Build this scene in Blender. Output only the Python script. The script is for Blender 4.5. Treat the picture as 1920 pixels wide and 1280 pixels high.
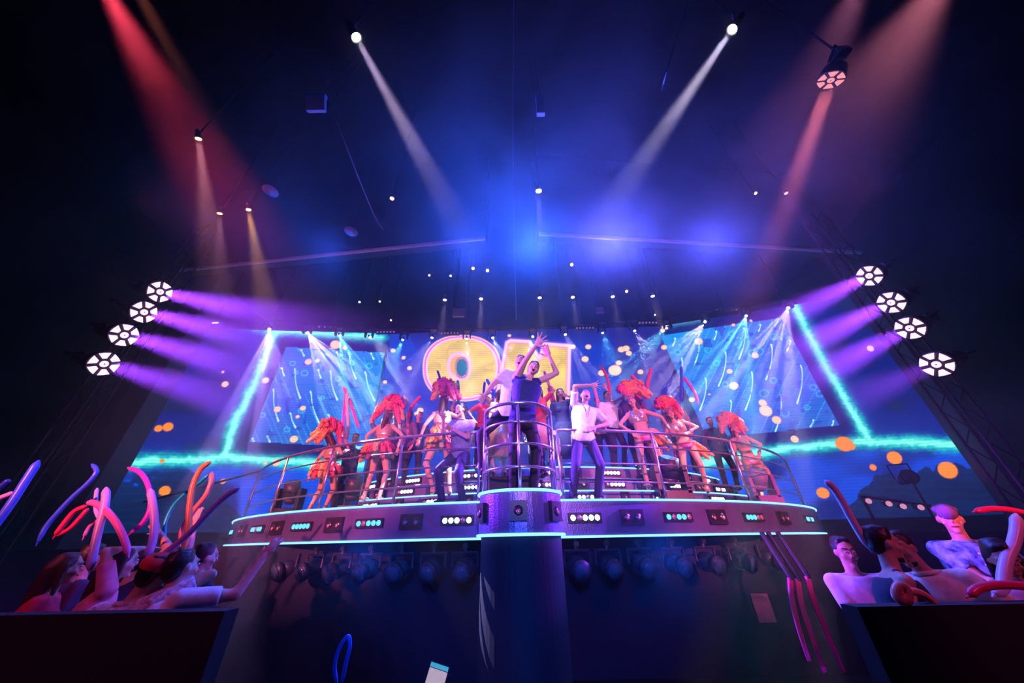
import bpy, math, random
import numpy as np
from mathutils import Vector, Matrix
for _o in list(bpy.data.objects): bpy.data.objects.remove(_o)
S = bpy.context.scene
COL = S.collection
rnd = random.Random(7)
# ---------------------------------------------------------------- camera, world, exposure
F, PITCH, CZ, ROLL = 612.0, math.radians(31.6), 1.65, math.radians(1.15)
cR, sR, cP, sP = math.cos(ROLL), math.sin(ROLL), math.cos(PITCH), math.sin(PITCH)
cd = bpy.data.cameras.new('camera'); cam = bpy.data.objects.new('camera', cd); COL.objects.link(cam)
cd.sensor_width = 36; cd.lens = F * 36 / 1920; cd.clip_start = .05; cd.clip_end = 200
X = Vector((1, 0, 0)); U = Vector((0, -sP, cP)); B = Vector((0, -cP, -sP))
cx = X * cR + U * -sR; cy = X * sR + U * cR        # rolled about the view axis
# image x axis in world = X*cR - U*sR (the right side of the level horizon stands higher in the frame)
cam.matrix_world = Matrix(((cx.x, cy.x, B.x, 0), (cx.y, cy.y, B.y, 0), (cx.z, cy.z, B.z, CZ), (0, 0, 0, 1)))
S.camera = cam
S.view_settings.view_transform = 'Standard'; S.view_settings.look = 'None'
S.view_settings.gamma = 1.0; S.view_settings.exposure = 0.0; S.view_settings.use_curve_mapping = False
HAZE = 0.022
w = bpy.data.worlds.new('world'); S.world = w; w.use_nodes = True
nt = w.node_tree; nt.nodes.clear()
wo = nt.nodes.new('ShaderNodeOutputWorld'); bg = nt.nodes.new('ShaderNodeBackground')
bg.inputs[0].default_value = (.02, .03, .08, 1); bg.inputs[1].default_value = .02
nt.links.new(bg.outputs[0], wo.inputs[0])
c = S.cycles
c.use_denoising = True
c.denoiser = 'OPENIMAGEDENOISE'; c.denoising_input_passes = 'RGB_ALBEDO_NORMAL'; c.denoising_prefilter = 'FAST'
c.max_bounces = 3; c.diffuse_bounces = 2; c.glossy_bounces = 2; c.transmission_bounces = 2
c.volume_bounces = 0; c.transparent_max_bounces = 6; c.sample_clamp_indirect = 3.0; c.sample_clamp_direct = 0
c.use_adaptive_sampling = True; c.adaptive_threshold = .015
c.volume_step_rate = 1.0; c.volume_max_steps = 96
c.caustics_reflective = False; c.caustics_refractive = False

# ---------------------------------------------------------------- measuring helpers (turn a measured sight line plus a real depth into a place)
def ray(u, v):
    a = (u - 960) / F; b = (640 - v) / F
    x = a * cR + b * sR; y = -a * sR + b * cR
    return Vector((x, cP - y * sP, sP + y * cP))
def aty(u, v, Y): d = ray(u, v); d = d * (Y / d.y); d.z += CZ; return d
def atz(u, v, z): d = ray(u, v); d = d * ((z - CZ) / d.z); d.z += CZ; return d
def proj(p):
    x, y, z = p[0], p[1], p[2] - CZ
    d = y * cP + z * sP; up = (-y * sP + z * cP) / d; x = x / d
    return 960 + F * (x * cR - up * sR), 640 - F * (x * sR + up * cR)
def atu(u, Y, z):                                # point of depth Y and height z on the sight column u
    lo, hi = -400., 1500.
    for _ in range(40):
        m = (lo + hi) / 2
        if aty(u, m, Y).z > z: lo = m
        else: hi = m
    return aty(u, lo, Y)

# ---------------------------------------------------------------- object helpers
def tag(o, label=None, cat=None, group=None, kind=None):
    if label: o['label'] = label
    if cat: o['category'] = cat
    if group: o['group'] = group
    if kind: o['kind'] = kind
    return o
def empty(name, loc, label=None, cat=None, group=None, rz=0):
    o = bpy.data.objects.new(name, None); COL.objects.link(o); o.location = loc; o.rotation_euler.z = rz
    o.empty_display_size = .1
    return tag(o, label, cat, group)
def link(name, me, parent=None, local=False):
    o = bpy.data.objects.new(name, me); COL.objects.link(o)
    if parent:
        o.parent = parent
        if not local: o.matrix_parent_inverse = INV(parent)
    return o
def INV(p):
    return MW(p).inverted()
def MW(p):
    m = Matrix.Translation(p.location) @ p.rotation_euler.to_matrix().to_4x4()
    return (MW(p.parent) @ p.matrix_parent_inverse @ m) if p.parent else m
class MB:
    def __init__(s): s.v = []; s.f = []
    def add(s, vs, fs):
        n = len(s.v); s.v += [tuple(p) for p in vs]; s.f += [tuple(i + n for i in f) for f in fs]; return s
    def box(s, c, d, M=None):
        vs = []
        for k in range(8):
            p = Vector(((k & 1) - .5, ((k >> 1) & 1) - .5, ((k >> 2) & 1) - .5)); p = Vector((p.x * d[0], p.y * d[1], p.z * d[2]))
            if M: p = M @ p
            vs.append(p + Vector(c))
        return s.add(vs, [(0, 2, 3, 1), (4, 5, 7, 6), (0, 1, 5, 4), (2, 6, 7, 3), (0, 4, 6, 2), (1, 3, 7, 5)])
    def rings(s, rr, caps=True):                 # list of rings, each a list of points
        n = len(rr[0]); vs = [p for r in rr for p in r]; fs = []
        for i in range(len(rr) - 1):
            for k in range(n): fs.append((i * n + k, i * n + (k + 1) % n, (i + 1) * n + (k + 1) % n, (i + 1) * n + k))
        if caps: fs.append(tuple(reversed(range(n)))); fs.append(tuple((len(rr) - 1) * n + k for k in range(n)))
        return s.add(vs, fs)
    def cone(s, a, b, ra, rb, n=10, caps=True):
        a = Vector(a); b = Vector(b); e1, e2 = frame(b - a)
        R = lambda p, r: [p + (e1 * math.cos(t) + e2 * math.sin(t)) * r for t in [2 * math.pi * k / n for k in range(n)]]
        return s.rings([R(a, ra), R(b, rb)], caps)
    def cap(s, a, b, ra, rb, n=10):              # tapered capsule
        a = Vector(a); b = Vector(b); d = (b - a)
        d = d.normalized() if d.length > 1e-6 else Vector((0, 0, 1)); e1, e2 = frame(d)
        R = lambda p, r: [p + (e1 * math.cos(t) + e2 * math.sin(t)) * r for t in [2 * math.pi * k / n for k in range(n)]]
        rr = [R(a - d * ra * math.sin(t), ra * math.cos(t)) for t in (1.45, 1.0, .5)] + [R(a, ra), R(b, rb)] + [R(b + d * rb * math.sin(t), rb * math.cos(t)) for t in (.5, 1.0, 1.45)]
        return s.rings(rr)
    def tube(s, pts, r, n=8, taper=None):
        pts = [Vector(p) for p in pts]; rr = []; e1 = None
        for i, p in enumerate(pts):
            d = (pts[min(i + 1, len(pts) - 1)] - pts[max(i - 1, 0)]).normalized()
            if e1 is None: e1, e2 = frame(d)
            else:
                e1 = (e1 - d * e1.dot(d)).normalized(); e2 = d.cross(e1)
            q = r * (taper(i / (len(pts) - 1)) if taper else 1)
            rr.append([p + (e1 * math.cos(2 * math.pi * k / n) + e2 * math.sin(2 * math.pi * k / n)) * q for k in range(n)])
        return s.rings(rr)
    def ell(s, c, r, M=None, n=12, m=8):
        rr = []
        for i in range(m):
            t = math.pi * (i + .5) / m if False else math.pi * (.04 + .92 * i / (m - 1))
            ring = []
            for k in range(n):
                a = 2 * math.pi * k / n
                p = Vector((r[0] * math.sin(t) * math.cos(a), r[1] * math.sin(t) * math.sin(a), -r[2] * math.cos(t)))
                if M: p = M @ p
                ring.append(p + Vector(c))
            rr.append(ring)
        return s.rings(rr)
    def build(s, name, mat, parent=None, smooth=False, remesh=None):
        me = bpy.data.meshes.new(name); me.from_pydata(s.v, [], s.f)
        if mat: me.materials.append(mat)
        o = link(name, me, parent)
        if remesh:
            md = o.modifiers.new('remesh', 'REMESH'); md.mode = 'VOXEL'; md.voxel_size = remesh; md.use_smooth_shade = True
            sm = o.modifiers.new('smooth', 'SMOOTH'); sm.iterations = 3; sm.factor = .5
        elif smooth: me.shade_smooth()
        return o
def frame(d):
    d = Vector(d).normalized(); a = Vector((0, 0, 1)) if abs(d.z) < .9 else Vector((1, 0, 0))
    e1 = d.cross(a).normalized(); return e1, d.cross(e1).normalized()
def spline(P, n=8):
    P = [Vector(p) for p in P]; Q = [2 * P[0] - P[1]] + P + [2 * P[-1] - P[-2]]; out = []
    for i in range(1, len(Q) - 2):
        for k in range(n):
            t = k / n; a, b, c_, d = Q[i - 1:i + 3]
            out.append(.5 * ((2 * b) + (c_ - a) * t + (2 * a - 5 * b + 4 * c_ - d) * t * t + (3 * b - a - 3 * c_ + d) * t ** 3))
    out.append(P[-1]); return out

# ---------------------------------------------------------------- materials
def lin(r, g, b):
    f = lambda x: (x / 255 / 12.92) if x / 255 <= .04045 else ((x / 255 + .055) / 1.055) ** 2.4
    return (f(r), f(g), f(b), 1)
MATS = {}
def mat(name, col, rough=.6, metal=0, var=.12, scale=25, bump=0, spec=.5, bscale=None):
    if name in MATS: return MATS[name]
    m = bpy.data.materials.new(name); m.use_nodes = True; n = m.node_tree.nodes; L = m.node_tree.links
    p = n['Principled BSDF']; p.inputs['Roughness'].default_value = rough; p.inputs['Metallic'].default_value = metal
    p.inputs['Specular IOR Level'].default_value = spec
    col = tuple(col[:3])
    tc = n.new('ShaderNodeTexCoord'); no = n.new('ShaderNodeTexNoise'); no.inputs['Scale'].default_value = scale
    L.new(tc.outputs['Object'], no.inputs['Vector'])
    r = n.new('ShaderNodeValToRGB'); L.new(no.outputs['Fac'], r.inputs[0])
    r.color_ramp.elements[0].position = .3; r.color_ramp.elements[1].position = .7
    r.color_ramp.elements[0].color = tuple(max(0, x * (1 - var)) for x in col) + (1,)
    r.color_ramp.elements[1].color = tuple(min(1, x * (1 + var)) for x in col) + (1,)
    L.new(r.outputs[0], p.inputs['Base Color'])
    if bump:
        b = n.new('ShaderNodeBump'); b.inputs['Strength'].default_value = bump; b.inputs['Distance'].default_value = .01
        if bscale:
            no2 = n.new('ShaderNodeTexNoise'); no2.inputs['Scale'].default_value = bscale; L.new(tc.outputs['Object'], no2.inputs['Vector']); L.new(no2.outputs['Fac'], b.inputs['Height'])
        else: L.new(no.outputs['Fac'], b.inputs['Height'])
        L.new(b.outputs[0], p.inputs['Normal'])
    MATS[name] = m; return m
def glow(name, col, strength, sample=False):
    if name in MATS: return MATS[name]
    m = bpy.data.materials.new(name); m.use_nodes = True; n = m.node_tree.nodes; L = m.node_tree.links; n.clear()
    o = n.new('ShaderNodeOutputMaterial'); e = n.new('ShaderNodeEmission'); e.inputs[0].default_value = tuple(col[:3]) + (1,)
    no = n.new('ShaderNodeTexNoise'); no.inputs['Scale'].default_value = 60; mr = n.new('ShaderNodeMapRange')
    tc = n.new('ShaderNodeTexCoord'); L.new(tc.outputs['Object'], no.inputs['Vector']); L.new(no.outputs['Fac'], mr.inputs[0])
    mr.inputs['To Min'].default_value = strength * .9; mr.inputs['To Max'].default_value = strength * 1.1
    L.new(mr.outputs[0], e.inputs[1]); L.new(e.outputs[0], o.inputs[0])
    if not sample: m.cycles.emission_sampling = 'NONE'
    MATS[name] = m; return m
BLACK = mat('matt_black_paint', (.012, .012, .014), .7)
HOUSING = mat('lamp_housing_black', (.02, .02, .024), .45)
DARKWALL = mat('dark_wall_paint', (.010, .011, .015), .85, bump=.2)
CHROME = mat('brushed_steel', (.66, .56, .68), .27, .88, var=.05)
RUBBER = mat('black_cable_rubber', (.015, .015, .017), .6)

# ---------------------------------------------------------------- lights
def spot(pos, target, color, watts, deg, blend=.4, rad=.06, name='spot_beam', parent=None):
    l = bpy.data.lights.new(name, 'SPOT'); l.energy = watts; l.color = color; l.spot_size = math.radians(deg); l.spot_blend = blend
    l.shadow_soft_size = rad
    o = bpy.data.objects.new(name, l); COL.objects.link(o)
    pos = Vector(pos); d = Vector(target) - pos
    o.location = pos; o.rotation_euler = d.to_track_quat('-Z', 'Y').to_euler()
    if parent: o.parent = parent; o.matrix_parent_inverse = INV(parent)
    return o
STAGE_Z = 2.15
BLUE = (.05, .16, 1.0); MAG = (1.0, .16, .55); VIO = (.32, .05, 1.0)
# front stage wash: rose and warm key from the lighting position behind the camera, blue fill
spot((-5.0, -5.5, 4.2), (-3.6, 6.6, 3.3), (1.0, .15, .24), 12500, 26, .6, .12, 'rose_key_left')
spot((5.0, -5.5, 4.2), (3.8, 6.6, 3.3), (1.0, .14, .27), 9500, 26, .6, .12, 'rose_key_right')
spot((0.8, -5.8, 4.0), (.3, 5.4, 3.5), (1.0, .34, .58), 3200, 22, .6, .12, 'lilac_key_centre')
spot((-.1, -2.0, 2.7), (.2, 5.6, 2.5), (.02, .14, 1.0), 1400, 46, .5, .2, 'blue_fill_front')
# unseen blue spots added at bulkhead height, aimed forward so the haze glows blue
for bx, bw, bt in ((2.6, 2900, (2.8, .5, 6.5)), (-1.0, 1200, (-.8, .5, 6.0)), (5.2, 1100, (4.6, .5, 5.0)), (.5, 3000, (.6, .8, 4.0)), (-4.8, 350, (-3.5, .5, 4.0))):
    spot((bx, 6.1, 8.3), bt, (.03 if bx < 2 else .09, .10, 1.0), bw, 150, 1.0, .8, 'added_blue_wash')
spot((-1.9, 4.95, 1.55), (-1.2, 1.2, .6), (.01, .10, 1.0), 150, 140, 1, .3, 'blue_wash_under_stage')
spot((1.9, 4.95, 1.55), (1.2, 1.2, .6), (.01, .10, 1.0), 170, 140, 1, .3, 'blue_wash_under_stage')
# reddish wash from outside the frame, upper corners
spot(atz(175, -60, 11.9), aty(480, 480, 5.0), (1.0, .06, .12), 4800, 20, 1, .1, 'red_beam_left')
spot(atz(235, -60, 11.9), aty(540, 500, 5.0), (1.0, .25, .16), 1000, 9, 1, .1, 'amber_beam_left')
spot(atz(1800, -80, 11.9), aty(1380, 520, 4.8), (.85, .22, .32), 1200, 30, 1, .1, 'red_beam_right')
spot(atz(1640, -80, 11.9), aty(1330, 520, 4.8), (.9, .25, .50), 1000, 24, 1, .1, 'lilac_beam_right')
# unseen rose spots added to brighten the bulkhead edges; rose light on the audience
spot((-4.8, 2.5, 5.5), (-5.0, 6.5, 8.65), (1.0, .2, .55), 90, 105, .9, .1, 'rose_edge_left')
spot((4.8, 2.5, 5.5), (5.0, 6.3, 8.65), (1.0, .2, .55), 90, 105, .9, .1, 'rose_edge_right')
spot((-5.2, -1.6, 4.6), (-2.7, 3.2, 1.5), (1.0, .10, .42), 230, 32, .6, .1, 'rose_audience_left')
spot((5.2, -1.4, 4.6), (3.6, 3.2, 1.5), (1.0, .09, .35), 290, 34, .6, .1, 'rose_audience_right')
spot((0.6, 1.2, 4.6), (3.2, 3.2, 1.5), (.45, .10, 1.0), 32, 44, .6, .1, 'violet_audience_right')
spot((-.6, 1.2, 4.6), (-2.6, 3.0, 1.5), (.30, .12, 1.0), 50, 44, .6, .1, 'violet_audience_left')
# ================================================================ room shell
def slab(name, c, d, m=DARKWALL, kind='structure', label=None):
    o = MB().box(c, d).build(name, m); tag(o, kind=kind, label=label); return o
slab('floor', (0, 6, -.1), (30, 26, .2), mat('black_floor', (.02, .02, .025), .5), label='dark club floor in deep shadow')
slab('ceiling', (0, 6, 12.6), (30, 26, .2), BLACK, label='black painted ceiling high over the club')
slab('wall_left', (-14, 6, 6.2), (.3, 26, 12.8), label='dark side wall of the club')
slab('wall_right', (14, 6, 6.2), (.3, 26, 12.8), label='dark side wall of the club')
slab('wall_back', (0, 18.6, 6.2), (30, .3, 12.8), label='dark wall behind the stage')
slab('wall_rear', (0, -6.8, 6.2), (30, .3, 12.8), label='dark wall behind the camera')
# stage haze: drifting smoke that fills the air over and before the stage
def hazebox():
    prof = [(3.1, .02), (3.1, 4.2), (.2, 10.0), (.2, 12.45), (10.6, 12.45), (10.6, .02)]; m = MB(); n = len(prof)
    m.rings([[Vector((x, y, z)) for y, z in prof] for x in (-12.2, 12.2)])
    hm = bpy.data.materials.new('stage_haze'); hm.use_nodes = True; N = hm.node_tree.nodes; L = hm.node_tree.links; N.clear()
    o = N.new('ShaderNodeOutputMaterial'); v = N.new('ShaderNodeVolumeScatter'); v.inputs['Color'].default_value = (.97, .97, 1, 1); v.inputs['Anisotropy'].default_value = .5
    g = N.new('ShaderNodeNewGeometry'); sx = N.new('ShaderNodeSeparateXYZ'); L.new(g.outputs['Position'], sx.inputs[0])
    def mth(op, a, b=None, c=None):
        q = N.new('ShaderNodeMath'); q.operation = op
        for k, i in enumerate((a, b, c)):
            if i is None: continue
            if isinstance(i, (int, float)): q.inputs[k].default_value = i
            else: L.new(i, q.inputs[k])
        return q.outputs[0]
    ax = mth('ABSOLUTE', sx.outputs[0]); fx = N.new('ShaderNodeMapRange'); fx.interpolation_type = 'SMOOTHSTEP'; L.new(ax, fx.inputs[0])
    fx.inputs['From Min'].default_value = 8.2; fx.inputs['From Max'].default_value = 12; fx.inputs['To Min'].default_value = 1; fx.inputs['To Max'].default_value = .08
    no = N.new('ShaderNodeTexNoise'); no.inputs['Scale'].default_value = .42; no.inputs['Detail'].default_value = 2.5; no.inputs['Distortion'].default_value = .6; L.new(g.outputs['Position'], no.inputs['Vector'])
    nf = N.new('ShaderNodeMapRange'); L.new(no.outputs['Fac'], nf.inputs[0]); nf.inputs['From Min'].default_value = .34; nf.inputs['From Max'].default_value = .68; nf.inputs['To Min'].default_value = .35; nf.inputs['To Max'].default_value = 1.9
    # thicker smoke low at both sides where the wash lights stand, thin in the middle
    sd = N.new('ShaderNodeMapRange'); sd.interpolation_type = 'SMOOTHSTEP'; L.new(ax, sd.inputs[0]); sd.inputs['From Min'].default_value = 2.6; sd.inputs['From Max'].default_value = 6.2
    zd = N.new('ShaderNodeMapRange'); zd.interpolation_type = 'SMOOTHSTEP'; L.new(sx.outputs[2], zd.inputs[0]); zd.inputs['From Min'].default_value = 6.2; zd.inputs['From Max'].default_value = 8.0; zd.inputs['To Min'].default_value = 1; zd.inputs['To Max'].default_value = 0
    lowc = mth('MULTIPLY_ADD', zd.outputs[0], -1.15, 1.7)
    ex = mth('MULTIPLY_ADD', mth('MULTIPLY', sd.outputs[0], zd.outputs[0]), 1.1, lowc)
    yd = N.new('ShaderNodeMapRange'); yd.interpolation_type = 'SMOOTHSTEP'; L.new(sx.outputs[1], yd.inputs[0]); yd.inputs['From Min'].default_value = 6.0; yd.inputs['From Max'].default_value = 7.6; yd.inputs['To Min'].default_value = 1; yd.inputs['To Max'].default_value = .6
    dz = mth('MAXIMUM', mth('MULTIPLY_ADD', sx.outputs[2], .5, -2.1), 0); fr = mth('ADD', mth('SUBTRACT', sx.outputs[1], 3.1), dz)
    fd = N.new('ShaderNodeMapRange'); fd.interpolation_type = 'SMOOTHSTEP'; L.new(fr, fd.inputs[0]); fd.inputs['From Min'].default_value = 0; fd.inputs['From Max'].default_value = 1.5
    ex = mth('MULTIPLY', mth('MULTIPLY', ex, yd.outputs[0]), fd.outputs[0])
    L.new(mth('MULTIPLY', mth('MULTIPLY', mth('MULTIPLY', fx.outputs[0], nf.outputs[0]), ex), HAZE), v.inputs['Density']); L.new(v.outputs[0], o.inputs['Volume'])
    o_ = m.build('haze', hm); import bmesh; bm = bmesh.new(); bm.from_mesh(o_.data); bmesh.ops.recalc_face_normals(bm, faces=bm.faces); bm.to_mesh(o_.data); bm.free()
    tag(o_, 'thin drifting smoke over the stage', kind='stuff'); return o_
hazebox()
# bulkheads over the stage: two angled fronts whose lower edge shows as a lit line
BH = mat('bulkhead_plaster', (.05, .045, .06), .8)
TRIM = mat('bulkhead_edge_trim', (.85, .6, .8), .6)
def bulkhead(name, a, b, n):
    a = Vector(a); b = Vector(b); d = (b - a).normalized(); nrm = Vector((-d.y, d.x, 0)); nrm = nrm if nrm.y > 0 else -nrm
    m = MB(); t = nrm * .25; top = 12.45
    vs = [a, b, b + t, a + t]; vs = vs + [Vector((p.x, p.y, top)) for p in vs]
    m.add(vs, [(0, 1, 2, 3), (4, 5, 6, 7), (0, 1, 5, 4), (1, 2, 6, 5), (2, 3, 7, 6), (3, 0, 4, 7)])
    o = m.build(name, BH); tag(o, kind='structure', label=n)
    MB().cone(a - nrm * .03, b - nrm * .03, .05, .05, 8).build('edge_trim', TRIM, o)
    return o
bulkhead('trim_1', (-9.67, 6.98, 8.6), (-.66, 6.02, 8.6), 'left bulkhead over the stage with a pink lit lower edge')
bulkhead('trim_2', (.79, 5.91, 8.6), (10.12, 6.82, 8.6), 'right bulkhead over the stage with a pink lit lower edge')
# square side columns either side of the screen
COLM = mat('column_paint', (.07, .05, .10), .6, bump=.1)
for s, x, y, lab in ((-1, -9.35, 7.75, 'tall square column left of the screen'), (1, 11.1, 8.0, 'tall square column right of the screen')):
    o = MB().box((x, y, 5.2), (.62, .5, 10.4)).build('trim_%d' % (3 if s < 0 else 4), COLM); tag(o, kind='structure', label=lab)

# ================================================================ LED wall
def vnoise(x, y, seed=0):
    xi = np.floor(x).astype(np.int64); yi = np.floor(y).astype(np.int64); fx = x - xi; fy = y - yi
    fx = fx * fx * (3 - 2 * fx); fy = fy * fy * (3 - 2 * fy)
    def h(a, b):
        n = (a * 374761393 + b * 668265263 + seed * 1442695041) & 0xffffffff
        n = ((n ^ (n >> 13)) * 1274126177) & 0xffffffff
        return ((n ^ (n >> 16)) & 0xffff) / 65535.
    return (h(xi, yi) * (1 - fx) + h(xi + 1, yi) * fx) * (1 - fy) + (h(xi, yi + 1) * (1 - fx) + h(xi + 1, yi + 1) * fx) * fy
def segdist(u, v, a, b):
    dx, dy = b[0] - a[0], b[1] - a[1]; L = dx * dx + dy * dy + 1e-9
    t = np.clip(((u - a[0]) * dx + (v - a[1]) * dy) / L, 0, 1)
    return np.hypot(u - a[0] - t * dx, v - a[1] - t * dy), t
def polydist(u, v, P, close=False):
    d = np.full(u.shape, 1e9)
    for i in range(len(P) - (0 if close else 1)): d = np.minimum(d, segdist(u, v, P[i], P[(i + 1) % len(P)])[0])
    return d
def inside(u, v, P):
    r = np.zeros(u.shape, bool)
    for i in range(len(P)):
        a, b = P[i], P[(i + 1) % len(P)]
        if a[1] == b[1]: continue
        k = ((a[1] > v) != (b[1] > v)) & (u < (b[0] - a[0]) * (v - a[1]) / (b[1] - a[1]) + a[0]); r ^= k
    return r
def mixc(C, w_, col): w_ = np.clip(w_, 0, 1)[:, None]; return C * (1 - w_) + np.array(col[:3]) * w_
LQ = [(537, 650), (722, 661), (690, 838), (468, 828)]; RQ = [(1238, 629), (1464, 595), (1574, 797), (1326, 821)]
LC = [[(452, 600), (480, 607), (515, 620), (600, 626), (660, 631), (712, 634)],
      [(516, 622), (507, 650), (490, 690), (478, 722), (466, 738), (462, 750), (448, 775), (436, 800), (430, 825), (422, 858)],
      [(225, 868), (290, 863), (360, 861), (422, 856), (500, 862), (600, 868), (720, 872)]]
RC = [[(1484, 560), (1492, 582), (1512, 622), (1530, 655), (1546, 690), (1566, 718), (1585, 752), (1606, 785), (1620, 808), (1632, 828)],
      [(1320, 868), (1400, 852), (1470, 841), (1550, 832), (1632, 828), (1700, 828), (1850, 838)],
      [(1262, 607), (1318, 601)]]
def zl(x, y): return (230 + x / 3.123, 570 + y / 3.123)
def zr(x, y): return (1160 + x / 2.743, 560 + y / 2.743)
LS = [(1048, 262, 1062, 302), (1256, 275, 1270, 318), (1328, 278, 1366, 436), (1456, 283, 1470, 322), (933, 368, 946, 418), (1012, 372, 1040, 550), (1148, 378, 1160, 430), (1220, 385, 1257, 560), (1424, 392, 1475, 565), (887, 492, 912, 685), (1104, 505, 1150, 695), (984, 632, 1012, 722), (1207, 640, 1250, 742), (1314, 510, 1352, 610), (850, 768, 862, 806), (764, 782, 770, 806)]
RS = [(292, 198, 279, 240), (504, 163, 492, 208), (328, 300, 288, 470), (650, 145, 620, 308), (730, 128, 720, 165), (788, 230, 758, 415), (884, 208, 866, 266), (940, 337, 918, 536), (688, 372, 652, 570), (834, 488, 806, 682), (580, 518, 550, 645), (450, 403, 418, 572), (414, 210, 390, 338), (552, 268, 514, 448), (1004, 618, 986, 657), (1106, 624, 1098, 650)]
LR = [(995, 347, 15), (1065, 404, 18), (1260, 437, 14), (1190, 293, 9), (1443, 362, 17), (963, 733, 16), (1048, 622, 18), (818, 650, 14), (1340, 345, 15), (1170, 547, 10), (1015, 400, 11)]
RR = [(578, 178, 13), (800, 195, 18), (720, 270, 22), (503, 330, 15), (748, 485, 22), (858, 590, 18), (1035, 488, 18), (1000, 455, 16), (303, 275, 15), (690, 280, 20), (970, 558, 14), (797, 420, 16), (548, 440, 14), (460, 262, 16)]
DOTS = [(297, 803, 7), (315, 800, 9), (309, 920, 10), (418, 902, 5), (304, 864, 4), (422, 720, 6), (498, 713, 6), (418, 697, 2.5), (629, 646, 9), (646, 652, 4), (578, 678, 6), (595, 676, 4), (520, 767, 6), (568, 765, 5), (558, 781, 3.5), (551, 823, 7), (498, 868, 3), (518, 867, 7), (610, 846, 3), (652, 693, 0), (737, 657, 4), (756, 671, 3), (757, 670, 3), (722, 716, 3.5), (788, 769, 5.5), (781, 775, 4), (768, 690, 4), (1153, 694, 11), (1128, 699, 6), (1165, 655, 6), (1179, 662, 5), (1103, 650, 5), (1074, 650, 4.5), (1097, 673, 6), (1162, 680, 4), (1174, 653, 6), (1160, 680, 5), (1201, 697, 5), (1202, 722, 3), (1068, 736, 4), (1310, 640, 7), (1245, 651, 5), (1416, 666, 6), (1368, 696, 5), (1376, 723, 8), (1456, 787, 8), (1360, 790, 6), (1430, 755, 7), (1436, 770, 11), (1297, 749, 5), (1330, 739, 2), (1632, 653, 6), (1490, 823, 7), (1583, 832, 15), (1595, 836, 8), (1677, 858, 13), (1637, 876, 6), (1777, 881, 17), (1543, 924, 11), (1422, 925, 9), (1247, 612, 6), (1242, 619, 4), (1375, 609, 3), (1408, 601, 2.5), (955, 629, 3), (957, 652, 5), (860, 625, 0)]
DOTS = [d for d in DOTS if d[2] > 0]
NPOLY = [(950, 642), (957, 638), (992, 640), (1012, 672), (1020, 644), (1068, 648), (1065, 768), (1018, 766), (1004, 742), (990, 764), (928, 762)]
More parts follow.
